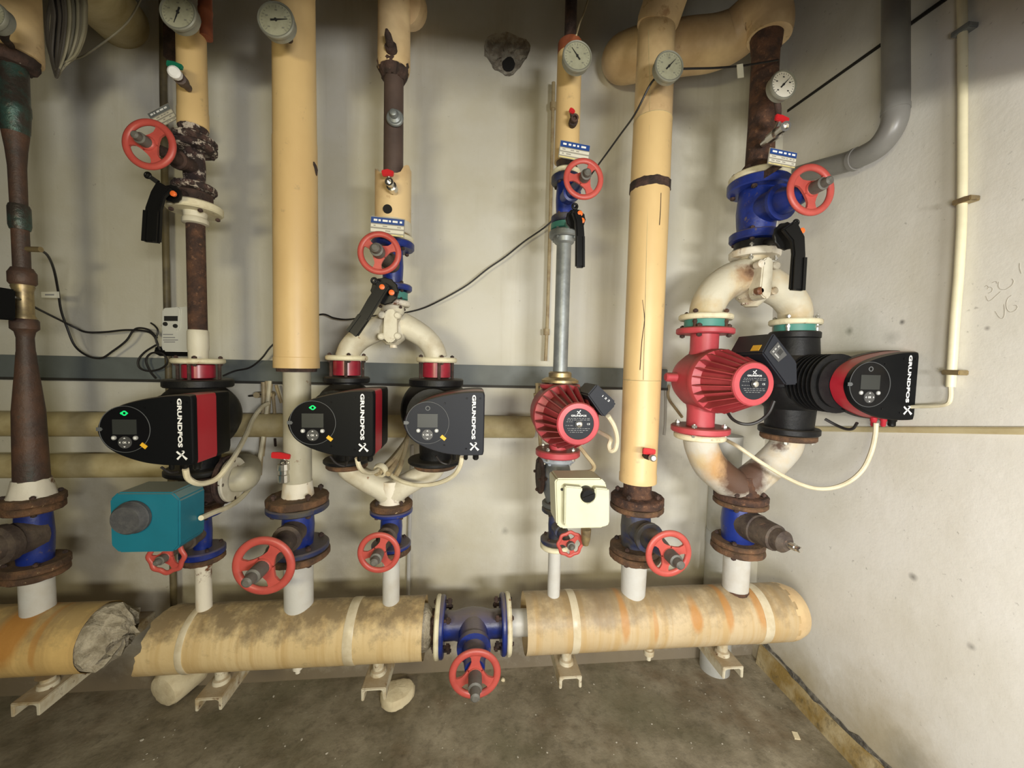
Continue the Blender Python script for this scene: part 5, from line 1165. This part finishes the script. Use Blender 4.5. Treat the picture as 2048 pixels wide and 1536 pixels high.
part('bonnet', MB().rev([(0.052, 0), (0.050, l*0.42), (0.046, l*0.44), (0.043, l*0.78), (0.036, l*0.80), (0.035, l*0.93), (0.022, l)], P, ax, 24), m_bonnet, o)
part('stem', MB().rev([(0.011, -0.01), (0.011, 0.026), (0.009, 0.028), (0.009, 0.040), (0.007, 0.043)], T, ax, 14), m_chrome, o, label='bare silver stem tip')
o = thing('branch_pipe', 'rust stained white branch pipe near the right end of the header', 'pipe', (XG, AXIS_Y, zat(1190, XG)), 'short white branch pipes on the headers')
disc(o, XG, 1088, 1100, 110, m_rustflange, rough=0.0015, nb=4, bmat=m_rustdark)
pipe_run(o, XG, [(1098, 56), (1192, 53)], m_white, 'pipe')
pipe_run(o, XG, [(1176, 55), (1183, 58), (1194, 66)], m_rust, 'weld_ring', jit=0.0015)
gauge('pale round dial gauge in front of the dark rusted riser by the right wall', 1565, 171, 27, 1.12, 48, m_dialw, stem=[W(1556, 215, 1.15), W(1556, 240, 1.18)])
o = cock('red handled nickel vent cock under the pale dial gauge', (1530, 285), (1572, 252), 1.235, 1.10, ([(1548, 236), (1560, 239), (1574, 244)], 12), m_redtap, m_chrome, 10)
nameplate('blue and cream nameplate above the big bright blue valve', (1565, 316), 60, 32, 1.14, 0.10)
# ---------------------------------------------------------------- pipes, conduits and cables on the walls
Yp = 1.585
a, b = W(-120, 848, Yp), W(1068, 853, Yp)
z = (W(100, 849, Yp).z+W(1040, 853, Yp).z)/2; r = mm(46, W(700, 850, Yp))/2
o = thing('wall_pipe', 'olive jacketed pipe along the wall behind the pumps, upper of two', 'pipe', (0, Yp, z-r))
part('jacket', MB().rev([(r, 0), (r, b.x+3.19-0.006), (r*0.9, b.x+3.19)], (-3.19, Yp, z), (1, 0, 0), 28), m_olive, o)
Yq = 1.58; zq = W(200, 931, Yq).z; xq = W(466, 930, Yq).x; r = mm(47, W(300, 930, Yq))/2
o = thing('wall_pipe', 'olive jacketed pipe along the wall, lower and shorter of two', 'pipe', (-1, Yq, zq-r))
part('jacket', MB().rev([(r, 0), (r, xq+3.19-0.006), (r*0.9, xq+3.19)], (-3.19, Yq, zq), (1, 0, 0), 28), m_olive, o)
# thin wall pipes
solo('thin_pipe', 'thin dark olive pipe running up the wall behind the second riser', 'pipe', MB().tube([W(318, -420, 1.60), W(325, -30, 1.60), W(327, 200, 1.60), W(333, 560, 1.60), W(341, 900, 1.60), W(348, 1230, 1.60)], 0.011, 10), mk('dark_olive', (0.15, 0.12, 0.06), (0.08, 0.065, 0.04), 12, rough=0.6), W(333, 600, 1.60))
o = thing('thin_pipe', 'thin brown pipe with a joint running up the wall behind the slim riser', 'pipe', W(1095, 600, 1.61))
part('pipe', MB().tube([W(1107, 165, 1.61), W(1104, 300, 1.61), W(1096, 600, 1.61), W(1091, 722, 1.61)], 0.0075, 10), m_cabledirty, o)
for y, x in ((212, 1106), (664, 1093)): part('joint', MB().cyl(W(x, y-6, 1.61), W(x, y+6, 1.61), 0.013, seg=12), m_cabledirty, o)
solo('hanger_strip', 'dark flat steel strip behind the orange upper pipe', 'bracket', MB().prism([W(x, y, 1.50) for x, y in ((326, -30), (354, -30), (353, 126), (326, 112))], (0, 0.012, 0)), m_rustdark, W(340, 60, 1.5))
xg = W(1428, 1000, 1.60); xg2 = xg.x
o = thing('drain_pipe', 'pale grey drain pipe running down the wall corner behind the right riser', 'pipe', (xg2+0.03, 1.585, 0.0))
part('pipe', MB().cyl((xg2+0.035, 1.585, 0.0), (xg2+0.035, 1.585, zat(870, xg2, 1.585)), 0.062, seg=24), mk('pale_grey_pipe', (0.46, 0.46, 0.43), (0.38, 0.38, 0.35), 10, rough=0.5), o)
part('collar', MB().cyl((xg2+0.035, 1.585, zat(1085, xg2, 1.585)), (xg2+0.035, 1.585, zat(1060, xg2, 1.585)), 0.064, seg=24), mk('grey_collar', (0.40, 0.41, 0.40), rough=0.5), o)
# large grey pipe on the right wall
xd = WALL_X-0.075
o = thing('wall_pipe', 'grey pipe dropping down the right wall and bending back to the corner', 'pipe', RW(1700, 320, xd))
pp = [RW(1791, -420, xd), RW(1791, 80, xd), RW(1791, 205, xd), RW(1786, 250, xd), RW(1760, 290, xd), RW(1725, 312, xd), RW(1690, 325, xd), RW(1640, 338, xd), RW(1595, 350, xd)]
dr = 0.033
part('pipe', MB().tube(pp, dr, 22, 8), m_duct, o)
t = (pp[6]-pp[5]).normalized(); part('socket', MB().cyl(RW(1712, 318, xd)-t*0.006, RW(1712, 318, xd)+t*0.008, dr*1.1, seg=24), m_duct, o)
part('socket', MB().cyl(RW(1791, 216, xd), RW(1791, 224, xd), dr*1.05, seg=24), m_duct, o)
xw = WALL_X-0.017
o = thing('conduit', 'thin cream conduit with three clips running down the right wall', 'conduit', RW(1905, 770, xw))
part('tube', MB().tube([RW(1922, -420, xw), RW(1923, -60, xw), RW(1925, 60, xw), RW(1925, 250, xw), RW(1924, 420, xw), RW(1918, 540, xw), RW(1910, 640, xw), RW(1903, 745, xw), RW(1901, 774, xw)], 0.0105, 12), m_conduit, o)
for x, y in ((1925, 62), (1928, 402), (1906, 745)):
    c = RW(x, y, xw); part('clip', MB().box((c.x-0.014, c.y-0.024, c.z-0.007), (WALL_X, c.y+0.018, c.z+0.007)), m_brass if y > 100 else m_galv, o, bevel=0.002)
part('wire', MB().tube([RW(1901, 770, xw), RW(1901, 795, xw), RW(1894, 808, xw), RW(1870, 812, xw), RW(1838, 813, xw), RW(1780, 816, xw)], 0.0055, 8), m_cable, o)
# white energy meter
o = thing('energy_meter', 'white energy meter box with small display behind the rusty drop pipe', 'meter', W(350, 700, 1.62))
part('case', MB().prism([W(x, y, 1.575) for x, y in ((322, 618), (376, 612), (384, 612), (384, 704), (325, 703), (321, 698))], (0, 0.07, 0)), m_meterwhite, o, bevel=0.006)
pn = part('front_panel', MB().prism([W(x, y, 1.568) for x, y in ((326, 616), (356, 614), (359, 620), (357, 658), (352, 662), (326, 660), (323, 652))], (0, 0.01, 0)), m_meterwhite, o, bevel=0.003)
part('display', MB().prism([W(x, y, 1.5665) for x, y in ((328, 632), (355, 632), (355, 642), (328, 642))], (0, 0.004, 0)), m_ink, pn)
for x, y in ((331, 648), (351, 652)): part('button', MB().rev([(0.008, 0), (0.007, 0.004)], W(x, y, 1.568), OUT, 12), m_ink, pn)
mb = MB()
for y, x0, x1 in ((668, 326, 346), (674, 326, 350), (679, 326, 356), (683, 328, 350)):
    mb.prism([W(x, yy, 1.5745) for x, yy in ((x0, y), (x1, y), (x1, y+2), (x0, y+2))], (0, 0.002, 0))
part('printed_lines', mb, m_greyprint, o)
part('terminal_cover', MB().prism([W(x, y, 1.585) for x, y in ((310, 692), (372, 703), (376, 712), (318, 712), (306, 706))], (0, 0.05, 0)), m_lever, o, bevel=0.004, label='black terminal cover')

# ---- cables
cw = 1.60
cable('sensor_cable', 'thin black cable from brass probe sagging to the energy meter', [(80, 499, 1.30), (96, 512, 1.36), (108, 540, 1.45), (116, 580, 1.52), (122, 620, 1.55), (134, 655, 1.57), (150, 692, 1.58), (176, 712, 1.58), (203, 716, 1.58), (226, 702, 1.58), (252, 682, 1.58), (266, 662, 1.58), (278, 656, 1.58), (298, 660, 1.58), (314, 676, 1.58)], 0.0035, m_blackcable, 'thin black sensor cables')
cable('sensor_cable', 'thin black cable from black flow meter head to the energy meter', [(29, 594, 1.24), (50, 604, 1.32), (80, 620, 1.42), (120, 640, 1.52), (150, 655, 1.56), (172, 664, 1.57), (210, 664, 1.58), (252, 660, 1.58), (290, 662, 1.58), (308, 672, 1.58), (316, 690, 1.58)], 0.0035, m_blackcable, 'thin black sensor cables')
o = thing('cable_tag', 'small white tag on the black probe cable', 'tag', W(100, 590, 1.52))
part('paper', MB().prism([W(x, y, 1.52) for x, y in ((82, 584), (117, 583), (118, 596), (83, 595))], (0, 0.002, 0)), m_tag, o)
part('print', MB().prism([W(x, y, 1.5185) for x, y in ((90, 588), (108, 588), (108, 591), (90, 591))], (0, 0.0005, 0)), m_greyprint, o)
cable('spare_cable_loop', 'loose loops of black cable hanging below the energy meter', [(312, 690, 1.56), (290, 704, 1.57), (277, 720, 1.57), (279, 735, 1.57), (296, 742, 1.57), (320, 738, 1.57), (334, 726, 1.56), (326, 708, 1.56), (304, 706, 1.57), (292, 720, 1.57), (300, 742, 1.57), (312, 757, 1.57)], 0.0035, m_blackcable)
cable('spare_cable_loop', 'short black cable tail poking up left of the energy meter', [(320, 700, 1.56), (312, 680, 1.55), (316, 662, 1.55), (310, 652, 1.56), (302, 646, 1.57)], 0.003, m_blackcable)
long = [(446, 752, 1.58), (470, 742, 1.59), (500, 735, 1.59), (524, 716, 1.58), (545, 690, 1.58), (590, 655, 1.6), (640, 629, 1.6), (668, 636, 1.58), (692, 639, 1.57), (720, 636, 1.57), (745, 632, 1.58), (790, 628, 1.6), (822, 623, 1.6), (850, 615, 1.6), (880, 601, 1.59), (915, 582, 1.59), (940, 566, 1.59), (975, 538, 1.59), (1010, 514, 1.59), (1050, 482, 1.59), (1095, 450, 1.58), (1140, 405, 1.56), (1200, 325, 1.46), (1240, 270, 1.36), (1270, 228, 1.24), (1300, 170, 1.19), (1318, 150, 1.18)]
cable('gauge_cable', 'long thin dark cable sagging across the wall up to the wired gauge', long, 0.0032, m_blackcable)
cable('gauge_cable', 'thin dark cable from wired gauge across to the dark rusted riser', [(1355, 138, 1.16), (1390, 137, 1.17), (1430, 136, 1.19), (1480, 132, 1.2), (1520, 126, 1.22), (1556, 120, 1.24)], 0.003, m_blackcable)
o = thing('cable_tag', 'small pale paper tag on the cable beside the dark rusted riser', 'tag', W(1481, 142, 1.19))
part('paper', MB().prism([W(x, y, 1.19) for x, y in ((1474, 129), (1486, 127), (1488, 154), (1476, 156))], (0, 0.002, 0)), m_tag, o)
cable('thin_wire', 'thin pale wire running up from the gauge of the slim riser', [(1153, 70, 1.2), (1160, 45, 1.25), (1170, 20, 1.3), (1184, -30, 1.35)], 0.0025, m_cabledirty)
cable('thin_wire', 'thin grey wire crossing in front of the angled brown pipe end', [(100, 114, 1.2), (130, 117, 1.22), (160, 115, 1.25), (200, 90, 1.25), (245, 55, 1.25), (268, 25, 1.25), (290, -20, 1.25)], 0.0022, m_wire)
# white pump cables
g = 'pale pump and actuator cables'
cable('pump_cable', 'pale cable looping from the pump above the teal actuator to the wall', [(371, 938, 1.07), (376, 956, 1.08), (392, 966, 1.10), (412, 966, 1.13), (434, 957, 1.16), (454, 934, 1.19), (474, 904, 1.25), (492, 870, 1.35), (506, 838, 1.47), (524, 814, 1.54), (538, 806, 1.57)], 0.0075, m_cable, g)
cable('actuator_cable', 'pale cable curving from the side of the teal actuator', [(402, 1036, 1.11), (430, 1024, 1.17), (456, 1014, 1.23), (482, 996, 1.32), (504, 968, 1.42), (516, 932, 1.52), (524, 890, 1.56), (530, 850, 1.58), (536, 800, 1.59), (540, 762, 1.60)], 0.0075, m_cable, g)
o = thing('cable_bundle', 'bundle of dirty wall cables and clips left of the widest riser', 'cable', W(535, 850, 1.6))
for pts in ([(527, 764), (528, 800), (526, 850), (522, 905), (519, 950)], [(535, 762), (534, 790), (531, 830), (528, 870), (524, 912)], [(543, 764), (540, 790), (538, 812), (536, 838)], [(552, 770), (558, 790), (563, 806)], [(546, 788), (548, 810), (550, 842)]):
    part('wall_cable', MB().tube([W(x, y, 1.605) for x, y in pts], 0.009 if pts[0][0] < 540 else 0.006, 8), m_cabledirty, o)
for x, y in ((521, 789), (546, 788)): part('clip', MB().rev([(0.012, 0), (0.012, 0.03)], W(x, y, 1.625), OUT, 10), m_cabledirty, o)
part('hook', MB().tube([W(498, 792, 1.63), W(510, 791, 1.61), W(522, 789, 1.60)], 0.004, 6), m_wiredark, o)
part('stain_nail', MB().tube([W(550, 878, 1.62), W(551, 892, 1.60)], 0.005, 6), m_rustdark, o)
cable('pump_cable', 'short pale cable under the lit left middle pump', [(714, 916, 1.06), (718, 932, 1.07), (726, 942, 1.1), (738, 946, 1.15), (750, 943, 1.2), (762, 936, 1.25)], 0.0065, m_cable, g)
cable('pump_cable', 'pale cable looping under the unlit right middle pump', [(924, 914, 1.06), (920, 932, 1.07), (908, 950, 1.09), (888, 962, 1.12), (862, 969, 1.15), (832, 970, 1.17), (806, 964, 1.19), (788, 954, 1.22), (780, 946, 1.25)], 0.0065, m_cable, g)
cable('pump_cable', 'thin black cable under the lit left middle pump', [(660, 912, 1.06), (672, 926, 1.07), (690, 932, 1.08), (694, 922, 1.07)], 0.003, m_blackcable)
cable('pump_cable', 'thin black cable under the unlit right middle pump', [(872, 912, 1.06), (882, 924, 1.07), (896, 928, 1.07), (902, 920, 1.06)], 0.003, m_blackcable)
cable('pump_cable', 'thin black cable under the pump above the teal actuator', [(322, 934, 1.08), (340, 945, 1.09), (356, 944, 1.09)], 0.003, m_blackcable)
o = thing('cable_bundle', 'fan of dirty cables tied behind the middle pair of pumps', 'cable', W(760, 945, 1.3))
for pts in ([(752, 948, 1.22), (772, 930, 1.27), (792, 908, 1.36), (810, 884, 1.46), (818, 866, 1.52)], [(758, 946, 1.22), (784, 922, 1.28), (804, 896, 1.38), (816, 872, 1.47)], [(776, 948, 1.22), (790, 928, 1.28), (802, 905, 1.36), (812, 880, 1.45)], [(790, 954, 1.22), (800, 935, 1.26), (808, 905, 1.36), (814, 880, 1.42)]):
    part('bundled_cable', MB().tube([W(*p) for p in pts], 0.0085, 8), m_cabledirty, o)
part('cable_tie', MB().ring(W(762, 940, 1.235), W(784, 922, 1.28)-W(758, 946, 1.22), 0.018, 0.006, 0.010, 20, 6), m_cable, o)
o = thing('thin_pipe', 'thin grey wall pipe behind the lower twin branch of the middle pumps', 'pipe', W(818, 1180, 1.62))
part('pipe', MB().tube([W(824, 890, 1.62), W(822, 960, 1.62), W(818, 1100, 1.62), W(816, 1200, 1.62)], 0.008, 8), mk('wall_grey_pipe', (0.48, 0.47, 0.45), rough=0.5), o)
cable('pump_cable', 'pale cable looping from the terminal box of the small red pump', [(1216, 832, 1.10), (1228, 852, 1.12), (1234, 876, 1.14), (1231, 897, 1.15), (1222, 902, 1.16), (1218, 892, 1.17), (1221, 878, 1.18), (1206, 868, 1.22), (1190, 860, 1.26)], 0.007, m_cable, g)
cable('actuator_cable', 'dirty bent cable from the small red pump to the cream actuator', [(1158, 892, 1.20), (1172, 910, 1.19), (1186, 928, 1.18), (1187, 938, 1.17), (1178, 944, 1.16), (1150, 945, 1.15), (1124, 948, 1.15), (1110, 956, 1.14), (1108, 965, 1.14)], 0.0065, m_cabledirty, g)
o = thing('cable_bundle', 'dirty conduits on the wall left of the small red pump', 'cable', W(1080, 820, 1.6))
for pts in ([(1074, 766), (1074, 800), (1078, 850), (1082, 905)], [(1082, 766), (1081, 796), (1082, 830)], [(1090, 766), (1088, 790), (1084, 815)]):
    part('wall_cable', MB().tube([W(x, y, 1.605) for x, y in pts], 0.008, 8), m_cabledirty, o)
part('tie', MB().cyl(W(1068, 792, 1.59), W(1084, 790, 1.59), 0.012, seg=8), m_cabledirty, o)
cable('pump_cable', 'long pale cable sweeping from black finned pump under the red pump', [(1752, 846, 1.08), (1750, 872, 1.08), (1742, 905, 1.08), (1726, 938, 1.09), (1700, 962, 1.10), (1668, 975, 1.12), (1634, 977, 1.14), (1600, 968, 1.16), (1565, 951, 1.17), (1530, 930, 1.18), (1500, 910, 1.19), (1474, 892, 1.22), (1452, 880, 1.30)], 0.0065, m_cable, g)
cable('pump_cable', 'black cable hanging under the large red pump', [(1451, 812, 1.20), (1456, 826, 1.18), (1466, 839, 1.16), (1482, 847, 1.14), (1502, 848, 1.13), (1522, 840, 1.12), (1538, 824, 1.12), (1548, 802, 1.12)], 0.005, m_blackcable)
cable('pump_cable', 'short black cable hanging under the black finned pump', [(1650, 838, 1.18), (1672, 850, 1.16), (1692, 858, 1.13), (1706, 857, 1.11), (1714, 846, 1.09)], 0.0045, m_blackcable)
cable('wall_cable', 'dirty bent wire on the wall left of the large red pump', [(1338, 770, 1.62), (1336, 790, 1.62), (1340, 802, 1.6), (1352, 818, 1.55), (1364, 834, 1.5)], 0.006, m_cabledirty)
cable('wall_cable', 'thin vertical wire on the wall right of the thick cream riser', [(1331, 770, 1.63), (1331, 810, 1.63), (1330, 850, 1.63), (1328, 870, 1.63)], 0.006, mk('grey_wire', (0.40, 0.38, 0.33), rough=0.6))

# ---- coil of tie wire hanging at top left
o = thing('wire_coil', 'coil of grey tie wire hanging beside the farthest left riser', 'wire', W(128, 150, 1.17))
rnd = random.Random(5)
for k in range(34):
    dk = k < 15; f = k/33
    x0 = 100+rnd.uniform(-2, 2)+(f*8); xr = 106+66*f+rnd.uniform(-3, 3); Yk = 1.17+rnd.uniform(-.02, .02)
    yb = 152-30*f*f*rnd.uniform(0.3, 1.0)+rnd.uniform(-4, 4)
    pts = [(x0+24, -50, Yk), (xr-4, -10, Yk), (xr, 30, Yk), (xr-3, 70, Yk-.005), (xr-18*f-3, 112, Yk), (112+6*f, yb, Yk), (x0+4, 120, Yk+.03), (x0-6+2*f, 80, Yk+.04), (x0-4, 30, Yk+.04), (x0+10, -40, Yk+.03)]
    part('wire_turn', MB().tube([W(*p) for p in pts], 0.003, 5, 4), m_wiredark if dk else m_wire, o)
# ---- angled brown pipe end at top left, cream stub at top middle
o = thing('jacketed_pipe_end', 'angled brown jacketed pipe end at the top left', 'pipe', W(235, 50, 1.48))
a, b = W(120, -90, 1.22), W(244, 46, 1.66)
part('jacket', MB().rev([(0.088, 0), (0.088, (b-a).length)], a, b-a, 30), m_olive, o)
o = thing('jacketed_pipe_end', 'cream jacketed stub going into the wall at the top middle', 'pipe', W(835, 30, 1.55))
a = W(818, 18, 1.45); part('jacket', MB().tube([W(800, 0, 1.30), W(810, 10, 1.36), W(818, 16, 1.45), W(819, 17, WALL_Y-0.001)], 0.062, 26, 6), m_cream2, o)

# ---- foam pieces and crumbs on the floor
random.seed(21)
c = FL(794, 1400); o = thing('foam_slab', 'round pale foam slab lying on the floor', 'foam', c)
k = 26; R = 0.062
mb = MB(); fn = lambda t: 1+0.08*math.sin(2*t+0.6)+0.06*math.sin(3*t)
mb.rev([(R*0.8, 0.0), (R*1.0, 0.01), (R*1.02, 0.03), (R*0.92, 0.045), (R*0.6, 0.052), (R*0.1, 0.054)], c, UPV, 30, fn)
part('slab', mb.jitter(0.0015), m_foam, o)
c = FL(318, 1426); q = c+V((0.0, 0.02, 0.066))
o = thing('foam_stub', 'pale foam pipe stub lying on the floor under the header pipe', 'foam', c)
mb = MB().rev([(0.035, -0.006), (0.056, 0.0), (0.064, 0.014), (0.066, 0.05), (0.066, 0.15), (0.058, 0.16)], q, (0.30, 1, 0.06), 28, lambda t: 1+0.05*math.sin(2*t))
part('stub', mb.jitter(0.001), m_foam, o)
crumb = MB().rev([(0.4, -0.5), (1, -0.1), (0.8, 0.4), (0.2, 0.6)], (0, 0, 0), UPV, 7).jitter(0.18)
cme = build('crumb', crumb, m_crater, V((0, 0, 0)), ang=10)
rnd = random.Random(9)
bits = MB()
for i in range(260):
    x, y = rnd.uniform(-1.2, 1.28), rnd.uniform(0.7, 1.62); s = rnd.uniform(0.0012, 0.0035)*(1 if i > 24 else 1.8)
    bits.mesh(cme, Matrix.Translation((x, y, s*0.4)) @ Matrix.Rotation(rnd.uniform(0, 6), 4, 'Z') @ Matrix.Diagonal((s*rnd.uniform(0.7, 1.5), s, s*0.7, 1)))
o = solo('crumbs', 'pale plaster crumbs scattered over the dark concrete floor', 'debris', bits, mk('plaster_crumbs', (0.50, 0.46, 0.38), rough=0.9), (0, 1, 0), ang=10); o['kind'] = 'stuff'
c = FL(1592, 1472); solo('plaster_chip', 'flat pale plaster chip on the floor by the right skirting', 'debris', MB().prism([c+V((x, y, 0)) for x, y in ((-.016, -.012), (.004, -.016), (.014, .010), (-.004, .016))], (0, 0, 0.004)), m_foam, c)
c = FL(1006, 1362); solo('plaster_chip', 'small plaster chip on the floor near the header valve handwheel', 'debris', MB().rev([(0.008, 0), (0.010, 0.006), (0.004, 0.012)], c, UPV, 7).jitter(0.002), m_foam, c)
